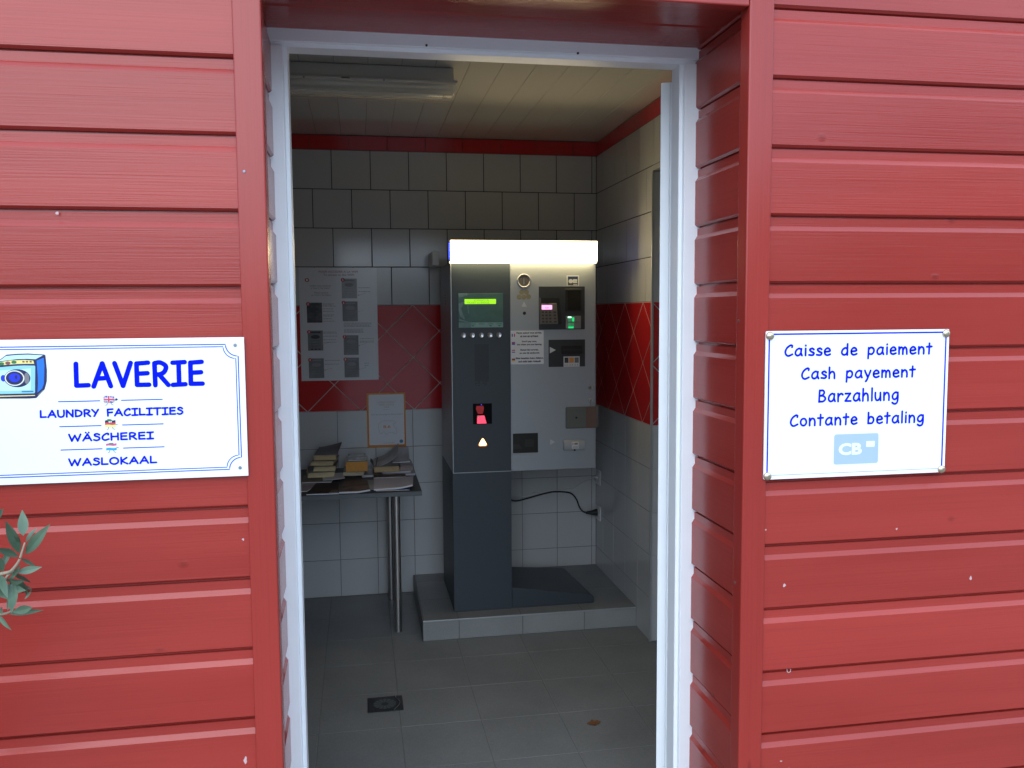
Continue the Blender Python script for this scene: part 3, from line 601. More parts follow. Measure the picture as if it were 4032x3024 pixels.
# little flags on legs
def flag(cx, cz, bands, extra=None):
    f0 = MB(); yy = SY-.0003; w_, h_ = .0088, .0060
    ribbon(f0, [(cx-.003, cz-h_), (cx-.0035, cz-.009), (cx-.006, cz-.0105)], .0010, yy); ribbon(f0, [(cx+.003, cz-h_), (cx+.0045, cz-.009), (cx+.007, cz-.0102)], .0010, yy-.00005); ribbon(f0, [(cx+w_, cz-.001), (cx+.012, cz-.0018)], .0011, yy-.0001)
    fo_ = f0.build('flag', M['ink_grey'], ls)
    for k, (z0, z1, m_) in enumerate(bands):
        q = MB(); n = 8
        top = [(cx-w_+2*w_*i/n, cz+z1*h_+.0006*math.sin(i*.8)+.0006*i/n) for i in range(n+1)]; bot = [(cx-w_+2*w_*i/n, cz+z0*h_+.0006*math.sin(i*.8)+.0006*i/n) for i in range(n+1)]
        q.flat(bot+top[::-1], yy-.0002-.00005*k); q.build('flag_band', M[m_], fo_)
    if extra: extra(cx, cz, yy-.0006, fo_)
def union(cx, cz, y, ls):
    for w_, m_, k in ((.0026, 'flag_gold', 0), (.0011, 'flag_red', 1)):
        q = MB(); ribbon(q, [(cx-.0078, cz-.0050), (cx+.0078, cz+.0056)], w_*.8, y-.0002*k); ribbon(q, [(cx-.0078, cz+.0050), (cx+.0078, cz-.0046)], w_*.8, y-.00005-.0002*k); q.build('flag_cross', M[m_], ls)
    for w_, m_, k in ((.0042, 'flag_gold', 2), (.0026, 'flag_red', 3)):
        q = MB(); q.rect(cx-w_/2, cx+w_/2, cz-.0058, cz+.0062, y-.0002*k); q.rect(cx-.0086, cx+.0086, cz-w_/2, cz+w_/2, y-.0002*k-.00005); q.build('flag_cross', M[m_], ls)
    q = MB(); q.flat(ell(cx+.0125, cz, .0022, .0018), y+.0003); q.build('glove', M['navy'], ls)
flag(-.4394, -.1495, [(-1, 1, 'flag_blue')], union)
def hat(cx, cz, y, ls):
    q = MB(); q.flat([(cx-.004, cz+.0048), (cx+.0035, cz+.0048), (cx+.002, cz+.008), (cx-.002, cz+.0085), (cx-.0055, cz+.0080)], y); q.build('hat', M['ink_green'], ls)
    q = MB(); q.flat(ell(cx-.0015, cz+.0035, .0013, .0013), y); q.flat(ell(cx+.0015, cz+.0035, .0013, .0013), y-.00005); q.build('eyes', M['flag_gold'], ls)
flag(-.4389, -.1930, [(-1, -.33, 'flag_yellow'), (-.33, .33, 'flag_red'), (.33, 1, 'flag_black')], hat)
def cap_(cx, cz, y, ls):
    q = MB(); q.rect(cx-.0035, cx+.0035, cz+.004, cz+.0075, y); q.build('cap', M['ink_grey'], ls)
flag(-.4389, -.2345, [(-1, -.33, 'flag_cyan'), (-.33, .33, 'flag_gold'), (.33, 1, 'flag_pink')], cap_)

ps = thing('payment_sign', 'white sign reading Caisse de paiement with brass corner caps, right of the doorway', 'sign', (1.01, SY, -.345))
p = MB(); p.prism(rrect(.8053, 1.2157, -.3445, -.0420, .003), 'y', SY, SY+.003); p.build('panel', M['enamel'], ps)
bd = MB(); bw = .0031
bd.rect(.8110, 1.2098, -.0500, -.0469, SY-.0003); bd.rect(.8110, 1.2098, -.3395+.0030, -.3364+.0005, SY-.0003); bd.rect(.8110, .8141, -.3360, -.0501, SY-.0003); bd.rect(1.2067, 1.2098, -.3360, -.0501, SY-.0003)
bd.build('border', M['blue'], ps)
hand('Caisse de paiement', .8465, 1.1775, -.0926, .0215, SY-.0004, .0042, ps, M['blue'], .13)
hand('Cash payement', .8838, 1.1405, -.1400, .0215, SY-.0004, .0042, ps, M['blue'], .13)
hand('Barzahlung', .9222, 1.1040, -.1880, .0240, SY-.0004, .0042, ps, M['blue'], .13)
hand('Contante betaling', .8612, 1.1638, -.2360, .0220, SY-.0004, .0042, ps, M['blue'], .13)
cl = MB(); cl.flat(rrect(.9594, 1.0600, -.3192, -.2562, .0050), SY-.0003); logo = cl.build('card_logo', M['card_blue'], ps)
typed('CB', .9698, 1.0226, -.3002, -.2750, SY-.0006, M['card_white'], logo, bold=.045)
q = MB(); q.flat(rrect(1.0317, 1.0515, -.2848, -.2724, .002), SY-.0006); q.build('chip_mark', M['card_white'], logo)
for x, z in ((.8139, -.0518), (1.2080, -.0511), (1.2080, -.3383), (.8134, -.3375)):
    n = MB(); n.loft([[(x+r_*math.cos(2*math.pi*i/24), y_, z+r_*math.sin(2*math.pi*i/24)) for i in range(24)] for r_, y_ in ((.0086, SY), (.0086, SY-.0015), (.0078, SY-.0032), (.0058, SY-.0048), (.0030, SY-.0057), (.0004, SY-.0060))])
    n.build('cap', M['brass'], ps, smooth=True)

# ================================================================== PLATFORM
PZ, PY, PX = -1.4336, 3.945, .2635
pl = thing('platform', 'low tiled platform carrying the payment kiosk', 'platform', (.78, 4.3, FL))
pf = MB()
for u0, u1 in ((PX, .432), (.434, .735), (.737, 1.038), (1.04, RX)): tile(pf, [(u0, FL), (u1, FL), (u1, PZ-.006), (u0, PZ-.006)], lambda a, b_, d: (a, PY-d, b_), amp=.001)
pf.build('riser_tiles', M['step'], pl)
pt_ = MB()
for u0, u1 in ((PX+.006, .43), (.432, .73), (.732, 1.03), (1.032, RX)):
    for v0, v1 in ((PY+.004, 4.245), (4.247, 4.547), (4.549, BK)): tile(pt_, [(u0, v0), (u1, v0), (u1, v1), (u0, v1)], lambda a, b_, d: (a, b_, PZ+d), amp=.001)
for v0, v1 in ((PY+.004, 4.245), (4.247, 4.547), (4.549, BK)): tile(pt_, [(v0, FL), (v1, FL), (v1, PZ), (v0, PZ)], lambda a, b_, d: (PX-d, a, b_), amp=.001)
pt_.build('top_tiles', M['floor'], pl)
q = MB(); q.box(PX+.0014, RX-.003, PY+.0014, BK-.003, FL+.001, PZ-.0016); q.build('grout', M['floor_grout'], pl)
q = MB(); q.box(PX-.001, RX-.002, PY-.0015, PY+.003, PZ-.006, PZ+.001); q.build('metal_nosing', M['kiosk_edge'], pl, bevel=.0015)

# ================================================================== PAYMENT KIOSK
KY = 4.03
kk = thing('payment_kiosk', 'grey payment kiosk with a glowing light box on top', 'payment machine', (.77, 4.3, PZ))
q = MB(); q.box(.4215, 1.116, KY+.002, 4.55, -.7580, .2320); q.build('cabinet', M['kiosk_silver'], kk, bevel=.003)
q = MB(); q.box(.4255, .7010, KY-.002, KY+.0015, -.7550, .2270); dk = q.build('dark_front_panel', M['kiosk_dark'], kk, bevel=.001)
q = MB(); q.box(.4218, .4253, KY-.002, KY+.0015, -.7585, .2270); q.box(.4253, .7010, KY-.002, KY+.0015, -.7585, -.7552); q.build('panel_edge', M['kiosk_edge'], kk)
q = MB(); q.box(.7032, 1.1160, KY-.002, KY+.0015, -.7575, .2270); q.build('silver_front_panel', M['kiosk_silver'], kk, bevel=.001)
q = MB(); q.box(.4205, .7025, KY+.010, 4.55, PZ, -.7585); q.build('column', M['kiosk_dark'], kk, bevel=.002)
q = MB(); fy = KY+.0104
q.loft([[(.7028, fy, PZ), (1.108, fy, PZ), (1.1135, fy, PZ+.006), (1.1135, fy, PZ+.026), (1.106, fy, PZ+.036), (1.085, fy, PZ+.047), (.7028, fy, PZ+.103)],
        [(.7028, 4.545, PZ), (1.086, 4.545, PZ), (1.090, 4.545, PZ+.005), (1.090, 4.545, PZ+.016), (1.084, 4.545, PZ+.025), (1.070, 4.545, PZ+.030), (.7028, 4.545, PZ+.060)]])
q.build('foot', M['kiosk_dark'], kk, bevel=.003)
v = MB()
for z in (.095, .080, .066, .052, .038): v.prism([(4.27, z), (4.30, z+.006), (4.30, z+.010), (4.27, z+.004)], 'x', .4195, .4214)
v.build('vent_slots', M['black'], kk)
# light box
LB = 3.966
q = MB(); q.box(.4158, 1.1062, LB+.006, 4.045, .2330, .3275); lb = q.build('light_box', M['kiosk_silver'], kk)
q = MB(); q.box(.4175, 1.1062, LB, LB+.0058, .2345, .3270); q.build('diffuser', M['lightbox'], lb, bevel=.002)
q = MB(); q.box(.4180, 1.1060, LB+.006, KY-.003, .2270, .2328); q.build('lower_lip', M['lightbox_under'], lb)
q = MB(); q.box(.4200, 1.1040, LB+.012, 4.03, .3277, .3290); q.build('halo_strip', glow('added_halo_glow', (1.0, .72, .30), .8), lb)  # glowing strip added to cast a warm halo on the tiles above
for x0, x1 in ((.4138, .4156), (1.1064, 1.1080)):
    q = MB(); q.box(x0, x1, LB+.012, 4.03, .245, .318); q.build('blue_end', M['blue_edge'], lb)
# screen
FYK = KY-.002
q = MB(); q.box(.4560, .6670, FYK-.0015, FYK-.0001, -.0720, .0880); sc = q.build('screen', M['glass_screen'], kk, bevel=.001)
q = MB(); q.rect(.4855, .6335, .0380, .0612, FYK-.0019); lc = q.build('text_display', M['lcd'], sc)
typed('SCANNEZ UN', .530, .600, .0508, .0590, FYK-.0022, M['lcd_ink'], lc, bold=.0); typed('TICKET ou BADGE', .497, .602, .0400, .0484, FYK-.0022, M['lcd_ink'], lc)
q = MB(); q.rect(.4580, .6665, -.0712, -.0478, FYK-.0018); sl = q.build('button_labels', M['screen_label'], sc)
q = MB()
for x in (.5235, .607, .649): q.flat([(x-.008, -.0610), (x, -.0672), (x+.008, -.0610)], FYK-.0021)
for x in (.5235, .565, .607, .649):
    for k in range(5): q.rect(x-.013+.0055*k, x-.013+.0055*k+random.uniform(.003, .0048), -.0565, -.0530, FYK-.0021)
q.build('label_marks', M['ink_green'], sl)
cr_ = MB()
for k, poly in enumerate(([(.4565, .0870), (.4985, .0870), (.4990, .078), (.4600, .068)], [(.4570, .040), (.488, .052), (.476, .030), (.466, .012), (.4575, .006)], [(.4580, .012), (.4700, .016), (.4740, .002), (.4860, -.028), (.4840, -.034), (.4640, -.018)], [(.4590, -.030), (.4700, -.034), (.5160, -.048), (.4590, -.040)], [(.4590, -.0485), (.514, -.0485), (.516, -.0708), (.4590, -.0708)], [(.498, .034), (.502, .034), (.5060, -.006), (.503, -.006)])):
    cr_.flat(poly, FYK-.0024-.00003*k)
cr_.build('peeling_film', M['crease'], sc)
for x in (.4781, .5200, .5620, .6038, .6462):
    q = MB(); q.loft([[(x+r_*math.cos(2*math.pi*i/28), y_, -.1075+r_*math.sin(2*math.pi*i/28)) for i in range(28)] for r_, y_ in ((.0120, FYK), (.0120, FYK-.006), (.0112, FYK-.0075), (.0095, FYK-.0070), (.0003, FYK-.0055))])
    q.build('button', M['steel'], kk)
q = MB()
for i in range(13):
    for j in range(38):
        if j > 31 and random.random() < (j-31)*.13: continue
        x, z = .5325+.00517*i, -.1525-.00515*j
        q.rect(x-.0019, x+.0019, z-.0019, z+.0019, FYK-.0003)
q.build('speaker_grille', M['black'], kk)
# ticket scanner
q = MB(); q.rect(.5195, .6100, -.5268, -.4292, FYK-.0004); sn = q.build('ticket_scanner', mat('scanner_recess_shade', (.006, .006, .008), .7, spec=.1), kk)  # flat black plate: the shade inside the scanner recess is painted
q = MB(); q.flat([(.5385, -.5238), (.5838, -.5243), (.5735, -.4868), (.5395, -.4862)], FYK-.0007); q.build('laser_spot', M['laser'], sn)
q = MB(); q.flat([(.5400, -.4960), (.5480, -.4960), (.5470, -.4890), (.5600, -.4880), (.5400, -.4866)], FYK-.0010); q.build('spot_text', M['ink_white'], sn)
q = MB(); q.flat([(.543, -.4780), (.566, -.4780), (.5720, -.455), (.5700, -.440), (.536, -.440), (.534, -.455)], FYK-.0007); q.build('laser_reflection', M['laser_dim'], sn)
q = MB(); q.flat(ell(.560, -.4345, .0022, .0022, 12), FYK-.0007); q.build('indicator', M['blue_led'], sn)
def rtri(cx, cz, w_, h_, r_, rot=0):
    P = [(-w_/2, -h_/2), (w_/2, -h_/2), (0, h_/2)]; o = []
    for i in range(3):
        p, a, b_ = np.array(P[i], float), np.array(P[i-1], float), np.array(P[(i+1) % 3], float)
        u, v_ = (a-p)/np.linalg.norm(a-p), (b_-p)/np.linalg.norm(b_-p)
        for t_ in np.linspace(0, 1, 6): o.append((1-t_)**2*(p+u*r_)+2*t_*(1-t_)*p+t_**2*(p+v_*r_))
    c0, s0 = math.cos(R(rot)), math.sin(R(rot))
    return [(cx+c0*p[0]-s0*p[1], cz+s0*p[0]+c0*p[1]) for p in o]
q = MB(); q.prism(rtri(.5646, -.6100, .050, .045, .014), 'y', FYK-.0015, FYK); la = q.build('triangle_lamp', M['amber'], kk)  # outer amber glow stands in for the halo around the lit core
q = MB(); q.flat(rtri(.5646, -.6100, .041, .037, .012), FYK-.0018); q.build('lamp_core', M['amber_hot'], la)
# silver side
q = MB(); cx, cz = .7678, .1452
q.loft([[(cx+r_*math.cos(2*math.pi*i/40), y_, cz+r_*math.sin(2*math.pi*i/40)) for i in range(40)] for r_, y_ in ((.0335, FYK), (.0335, FYK-.004), (.0315, FYK-.007), (.0270, FYK-.006), (.0250, FYK-.0005))], cap=False)
cn = q.build('coin_slot', M['steel'], kk, smooth=True)
q = MB(); q.flat(ell(cx, cz, .0250, .0250, 36), FYK-.0005); q.build('slot_disc', M['grey_plastic'], cn)
q = MB(); q.rect(cx-.0018, cx+.0012, cz-.016, cz+.016, FYK-.0008); q.build('slot', M['steel'], cn)
q = MB()
for k, (x, z) in enumerate(((.7565, .0924), (.7794, .0923), (.7440, .0700), (.7889, .0712), (.7669, .0699))): q.flat(ell(x, z, .0118, .0118, 24), FYK-.0003-.0001*k)
q.build('coin_sticker', mat('coin_gold', (.30, .27, .17), .4, metal=.3, vary=.2), kk)
for cx, cz, rot, w_ in ((.7678, .0366, 0, .026), (.9035, -.6235, -90, .028)):
    q = MB(); q.flat(rtri(cx, cz, w_, .025, .004, rot), FYK-.0004); q.build('arrow_mark', mat('pale_arrow', (.55, .57, .58), .4), kk)
q = MB(); q.cyl((.7691, FYK-.0006, -.0064), 'y', .0078, .001, 20); q.build('camera_hole', M['black'], kk)
q = MB(); q.rect(.9737, 1.0345, .1206, .1710, FYK-.0004); st = q.build('card_sticker', M['white_plastic'], kk)
q = MB(); q.rect(.9795, 1.0290, .1240, .1535, FYK-.0007); q.build('sticker_lower_half', mat('sticker_green', (.07, .085, .075), .5), st)
q = MB(); q.rect(.9795, 1.0290, .1536, .1665, FYK-.0007); q.build('sticker_upper_half', mat('sticker_blue', (.012, .035, .12), .5), st)
q = MB(); q.flat(ell(.9935, .1435, .0108, .0098, 24), FYK-.0010); q.flat(rrect(1.0040, 1.0255, .1440, .1528, .004), FYK-.0011); q.flat(rrect(1.0040, 1.0255, .1345, .1434, .004), FYK-.0011); q.rect(.9990, 1.0070, .1400, .1470, FYK-.0012); q.rect(1.006, 1.0255, .1253, .1292, FYK-.0010); q.build('card_emblem', M['white_plastic'], st)
# card reader block
q = MB(); q.prism(rrect(.8385, 1.0622, -.0848, .1187, .003), 'y', FYK-.002, FYK); rd = q.build('card_reader', M['charcoal'], kk)
RY = FYK-.002
q = MB(); q.flat([(.8400, .0690), (.8480, .0620), (.8480, -.0600), (.8415, -.0600)], RY-.0003); q.build('recess_side', M['grey_plastic'], rd)
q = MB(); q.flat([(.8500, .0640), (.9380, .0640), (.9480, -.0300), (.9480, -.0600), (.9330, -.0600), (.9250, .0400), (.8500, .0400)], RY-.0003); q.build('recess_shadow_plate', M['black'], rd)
q = MB(); q.prism([(.8470, -.0582), (.9305, -.0582), (.9235, .0400), (.8495, .0400)], 'y', RY-.006, RY-.0005); pd = q.build('keypad', M['warm_grey'], rd, bevel=.0015)
q = MB()
for r_ in range(4):
    for c0 in range(4):
        x = .8560+.0172*c0+(.005 if c0 == 3 else 0)+.0008*r_; z = -.0020-.0150*r_
        q.box(x-.0055, x+.0055+(.002 if c0 == 3 else 0), RY-.0078, RY-.0062, z-.0042, z+.0042)
q.build('keys', M['key_dark'], pd, bevel=.0008)
q = MB(); q.rect(.8510, .9010, .0106, .0314, RY-.0066); di = q.build('display', M['pink'], pd)
q = MB(); q.rect(.866, .886, .0185, .0215, RY-.0069); q.rect(.868, .883, .0145, .0170, RY-.0069); q.build('display_text', M['pink_ink'], di)
q = MB(); q.prism(rrect(.9668, 1.0476, .0012, .1040, .003), 'y', RY-.0025, RY); nf = q.build('contactless_reader', M['black'], rd, bevel=.001)
q = MB(); q.rect(.9770, 1.0400, .0080, .0975, RY-.0028); q.build('reader_window', mat('reader_window', (.022, .022, .020), .15), nf)
q = MB(); q.tube([(.9640+.009*i, RY-.003, .1062+(.0012 if i % 2 else -.0006)) for i in range(10)], .0012, 6); q.build('reader_lip', M['grey_plastic'], nf)
q = MB(); q.prism(rrect(.9688, 1.0415, -.0808, -.0212, .002), 'y', RY-.006, RY); cs = q.build('card_slot', mat('slot_bezel', (.22, .22, .22), .35), rd, bevel=.001)
q = MB(); q.rect(.9770, 1.0310, -.0508, -.0492, RY-.0066); q.build('slot', M['black'], cs)
q = MB(); q.flat(rrect(.9775, .9950, -.0300, -.0240, .002), RY-.0064); q.build('green_light', M['green_hot'], cs)
q = MB(); q.rect(.9985, 1.0085, -.0470, -.0272, RY-.0064); q.build('light_guide', M['green'], cs)
q = MB(); q.rect(.9775, .9960, -.0475, -.0320, RY-.0064); q.rect(.9775, .9960, -.0690, -.0530, RY-.0064); q.rect(.9985, 1.008, -.0700, -.0530, RY-.0064); q.build('light_guide', M['green_dim'], cs)
q = MB(); q.rect(.9790, 1.0060, -.0795, -.0705, RY-.0064); q.build('light_guide', M['green'], cs)
# paper notice glued to the kiosk
q = MB(); q.box(.7025, .8610, FYK-.0012, FYK-.0003, -.2473, -.0880); no = q.build('payment_notice', M['paper'], kk)
NY = FYK-.0016
for s1, a, b_, z in (('Payez quand vous partez,', .7345, .8475, -.1040), ('et non en arrivant', .7520, .8310, -.1187), ("Don't pay now,", .7600, .8235, -.1445), ('but when you are leaving', .7365, .8470, -.1590), ('Betaal bij vertrek,', .7525, .8315, -.1845), ('en niet bij aankomst', .7480, .8365, -.1992), ('Bitte bezahlen beim Abfahrt,', .7300, .8555, -.2235), ('und nicht beim Ankunft', .7420, .8430, -.2382)):
    typed(s1, a-.004, b_+.004, z-.0004, z+.0092, NY, M['ink'], no, bold=.05)
for z, cols in ((-.1095, ('flag_blue', 'flag_gold', 'flag_red')), (-.1480, ('flag_blue', 'flag_red', 'flag_blue')), (-.1850, ('flag_red', 'flag_gold', 'flag_blue')), (-.2265, ('flag_black', 'flag_red', 'flag_yellow'))):
    for k, cn_ in enumerate(cols):
        q = MB()
        if z == -.1095: q.rect(.7075+.0052*k, .7075+.0052*(k+1), z-.007, z+.007, NY)
        else: q.rect(.7075, .7231, z+.007-.0046*(k+1), z+.007-.0046*k, NY)
        q.build('flag_mark', M[cn_], no)
# ticket slot plate
q = MB(); q.prism(rrect(.8850, 1.0635, -.2625, -.1332, .002), 'y', FYK-.002, FYK); tp = q.build('ticket_slot_plate', M['charcoal'], kk)
q = MB(); q.flat([(.8905, -.1667), (.8904, -.1973), (.9196, -.1820)], RY-.0004); q.build('arrow_mark', M['white_plastic'], tp)
q = MB(); q.box(.9452, 1.0512, RY-.005, RY, -.2028, -.1598); mo = q.build('slot_mouth', M['black'], tp, bevel=.002)
q = MB(); q.rect(.952, 1.045, -.1830, -.1800, RY-.0054); q.build('slot', M['charcoal'], mo)
q = MB(); q.rect(.9575, 1.0365, -.2628, -.2137, RY-.0006); tk = q.build('ticket_sticker', M['white_plastic'], tp)
for x0, x1, m_ in ((.9625, .9815, 'shot_dark'), (.9850, 1.0080, 'orange'), (1.0115, 1.0320, 'shot')):
    q = MB(); q.rect(x0, x1, -.2440, -.2190, RY-.0009); q.build('sticker_picture', M[m_], tk)
q = MB()
for x in (.963, .973, .988, .999, 1.013, 1.025): q.rect(x, x+.003, -.2565, -.2525, RY-.0009)
q.build('sticker_text', M['ink'], tk)
# locks, hasp plate, coin tray, receipt hood
for x, z, r_ in ((1.0908, -.3668, .0112), (1.0908, -.4265, .0085)):
    q = MB(); q.loft([[(x+rr*math.cos(2*math.pi*i/24), y_, z+rr*math.sin(2*math.pi*i/24)) for i in range(24)] for rr, y_ in ((r_, FYK), (r_, FYK-.003), (r_*.85, FYK-.0045), (r_*.35, FYK-.004), (r_*.3, FYK-.001))]); lk = q.build('lock', M['steel'], kk)
    q = MB(); q.rect(x-.001, x+.001, z-r_*.4, z+r_*.4, FYK-.0048); q.build('keyhole', M['black'], lk)
q = MB(); q.box(1.0885, 1.0935, FYK-.003, FYK, -.4490, -.4345); q.build('lock_tongue', M['steel'], kk)
q = MB(); q.prism(rrect(.9670, 1.1275, -.5605, -.4560, .006), 'y', FYK-.008, FYK); hp = q.build('hasp_plate', M['grey_plastic'], kk, bevel=.002)
q = MB(); q.prism(rrect(.9720, 1.0650, -.5555, -.4610, .004), 'y', FYK-.0105, FYK-.008); q.build('hasp_cover', M['olive_grey'], hp, bevel=.001)
q = MB(); q.box(1.0665, 1.1155, FYK-.0095, FYK-.008, -.5590, -.4585); q.build('hasp_end', M['brown'], hp)
q = MB(); q.box(1.1195, 1.1300, FYK-.012, KY+.05, -.5520, -.4510); q.build('hasp_strap', M['grey_plastic'], hp, bevel=.004)
q = MB(); q.cyl((1.018, FYK-.0112, -.508), 'y', .0055, .001, 16); q.build('keyhole', M['black'], hp)
q = MB(); q.rect(.7097, .8317, -.6710, -.5772, FYK-.0005); ct = q.build('coin_tray', M['black'], kk)  # flat black sheet stands in for the shaded inside of the tray
q = MB(); q.flat([(.7110, -.6300), (.7400, -.6290), (.7560, -.6500), (.7110, -.6520)], FYK-.0008); q.flat([(.766, -.643), (.810, -.645), (.812, -.609), (.770, -.607)], FYK-.0008); q.build('tray_wall', mat('tray_grey', (.030, .028, .026), .3), ct)
q = MB(); q.box(.7090, .8320, FYK-.006, FYK, -.6745, -.6712); q.build('tray_lip', M['steel'], ct)
q = MB(); pr = [(FYK, -.6160), (FYK-.010, -.6170), (FYK-.019, -.6230), (FYK-.024, -.6340), (FYK-.025, -.6480), (FYK-.024, -.6630), (FYK, -.6630)]
q.prism(pr, 'x', .9545, 1.0575); rh = q.build('receipt_hood', M['kiosk_silver'], kk, bevel=.0015)
q = MB(); q.loft([[(x, y_-.0006, z) for x in (.9925, 1.0260)] for y_, z in ((FYK-.0192, -.6232), (FYK-.0242, -.6340), (FYK-.0252, -.6480), (FYK-.0247, -.6560))], close=False); q.build('hood_sticker', M['white_plastic'], rh)
q = MB(); q.rect(.9950, .9995, -.6370, -.6260, FYK-.0262); q.rect(1.004, 1.0215, -.6365, -.6270, FYK-.0262)
for k in range(4): q.rect(.9970, 1.0235, -.6440-.003*k, -.6430-.003*k, FYK-.0262)
q.build('sticker_text', M['ink_soft'], rh)
q = MB(); q.cyl((1.006, FYK-.0265, -.6625), 'y', .0045, .003, 14); q.build('hood_notch', M['black'], rh)

# ================================================================== BOX ON THE WALL BEHIND THE KIOSK
q = MB(); q.box(.3720, .4060, 4.43, BK-.002, .2370, .3110); tag(q.build('junction_box', M['white_plastic'], bevel=.004), 'small pale box on the back wall beside the kiosk light box', 'junction box')

# ================================================================== CEILING LIGHT
cl_ = thing('ceiling_light', 'long strip light with a clear cover on the ceiling', 'ceiling light', (-.25, 3.36, CE-.12))
x0, x1 = -.90, .385
q = MB(); q.prism([(3.338, CE-.054), (3.352, CE-.001), (3.488, CE-.001), (3.502, CE-.054)], 'x', x0+.01, x1-.012); q.build('housing', M['housing'], cl_, bevel=.006)
q = MB(); q.box(x0, x1, 3.330, 3.510, CE-.064, CE-.053); q.build('seal_rim', M['housing'], cl_, bevel=.004)
def sect(x, k): return [(x, 3.42+(y-3.42)*k, CE-.064-zz*k) for y, zz in ((3.336, 0), (3.342, .020), (3.362, .036), (3.42, .042), (3.478, .036), (3.498, .020), (3.504, 0))]
q = MB(); q.loft([sect(x0+.002, .3), sect(x0+.004, .9), sect(x0+.02, 1), sect(x1-.02, 1), sect(x1-.005, .93), sect(x1-.002, .5)], close=False); q.build('clear_cover', M['clear'], cl_, smooth=True)
q = MB(); q.box(x0+.03, x1-.03, 3.36, 3.48, CE-.072, CE-.065); q.build('reflector', M['white_plastic'], cl_, bevel=.003)
q = MB(); q.cyl((x0+.05, 3.42, CE-.088), 'x', .0125, x1-x0-.10, 16); q.build('tube', mat('fluorescent_tube', (.62, .62, .60), .35), cl_)
for x in (-.18, .11):
    q = MB(); q.box(x-.003, x+.003, 3.328, 3.3295, CE-.066, CE-.060); q.build('clip', M['grey_plastic'], cl_)
q = MB(); q.box(-.045, -.015, 3.326, 3.3295, CE-.062, CE-.057); q.build('clip', M['grey_plastic'], cl_)

# ================================================================== POSTERS
def photo_rect(p, x0, x1, z0, z1, y, m_, dark): 
    q = MB(); q.rect(x0, x1, z0, z1, y); o = q.build('screenshot', M[m_], p)
    q = MB(); h = z1-z0; w_ = x1-x0
    q.rect(x0+.012, x1-.012, z1-.014, z1-.006, y-.0002)
    q.flat(ell((x0+x1)/2, z1-h*.32, w_*.30, h*.10, 20), y-.0002)
    for k in range(3): q.rect(x0+w_*.2, x1-w_*.25, z0+h*(.22+.13*k), z0+h*(.235+.13*k), y-.0002)
    if dark: 
        for k in range(3): q.rect(x0+w_*(.18+.24*k), x0+w_*(.34+.24*k), z0+.003, z0+.010, y-.0002)
    q.build('screenshot_detail', M['ink' if dark else 'ink_soft'], o)
def words(mb, x0, x1, z, h, y):
    x = x0
    while x < x1-.004:
        w_ = min(random.uniform(.006, .016), x1-x); mb.rect(x, x+w_, z+random.uniform(-.0002, .0002), z+h, y); x += w_+.0025
WY = BK-.0035
wp = thing('wifi_poster', 'large white poster of numbered wifi steps on the back wall', 'poster', (-.10, WY, -.356))
q = MB(); q.box(-.3045, .0975, WY, WY+.0008, -.3555, .2380); q.build('sheet', M['poster'], wp)
PYY = WY-.0005
typed('POUR ACCEDER A LA WIFI', -.2030, -.0010, .2120, .2225, PYY, M['ink_red'], wp, bold=.02)
typed('To access to the WIFI', -.1800, -.0210, .1960, .2060, PYY, M['ink_soft'], wp, bold=.02)
for s1, a, b_, z in (('Veuillez vous connecter', -.2530, -.1390, .1400), ('à "Aire C. Ste Claire"', -.2440, -.1470, .1275), ('Please connect', -.2280, -.1560, .1040), ('to « Aire C. Ste Claire »', -.2440, -.1390, .0915)): typed(s1, a, b_, z, z+.0085, PYY, M['ink_soft'], wp, bold=.012)
shots = [(-.2684, -.1900, -.0490, .0560, 'shot_dark', 1), (-.2671, -.1890, -.1957, -.0898, 'shot', 1), (-.2658, -.1875, -.3412, -.2370, 'shot', 0), (-.0863, -.0070, .0778, .1815, 'shot_pale', 0), (-.0849, -.0058, -.0430, .0615, 'shot', 0), (-.0827, -.0050, -.2211, -.1170, 'shot', 0), (-.0813, -.0048, -.3407, -.2358, 'shot', 0)]
for s1 in shots: photo_rect(wp, *s1[:4], PYY, s1[4], s1[5])
for n_, x, z in ((1, -.2638, .1738), (2, -.2615, .0493), (3, -.2602, -.0977), (4, -.2583, -.2445), (5, -.0797, .1747), (6, -.0783, .0546), (7, -.0767, -.1250), (8, -.0752, -.2444)):
    q = MB(); q.flat(ell(x, z, .0105, .0105, 24), PYY-.0005); bd_ = q.build('number_badge', M['badge'], wp)
    typed(str(n_), x-.0034, x+.0034, z-.0058, z+.0058, PYY-.0008, M['paper'], bd_, bold=.01)
q = MB()
for x0, x1, zs in ((-.186, -.118, (.048, .042, .036, .022, .009, -.010, -.016, -.030, -.043)), (-.186, -.108, (-.100, -.106, -.122, -.140, -.154)), (-.182, -.100, (-.250, -.270)), (0, .075, (.132, .112)), (-.080, .070, (-.054, -.060, -.067, -.073)), (-.080, .030, (-.086, -.092, -.098, -.104)), (.002, .080, (-.137, -.150, -.156)), (.024, .050, (-.268, -.281))):
    for z in zs: words(q, x0, x1-random.uniform(0, .02), z, .0026, PYY)
q.build('small_print', M['ink_soft'], wp)
q = MB()
for x, z in ((-.197, -.164), (-.185, -.300), (-.002, .094), (-.018, .004), (-.004, -.172), (-.008, -.300)):
    ribbon(q, [(x, z), (x+.040, z+.010)], .0012, PYY-.0006); q.flat([(x-.004, z-.001), (x+.005, z+.0045), (x+.006, z-.0020)], PYY-.0007)
q.build('arrow_marks', M['ink_red'], wp)

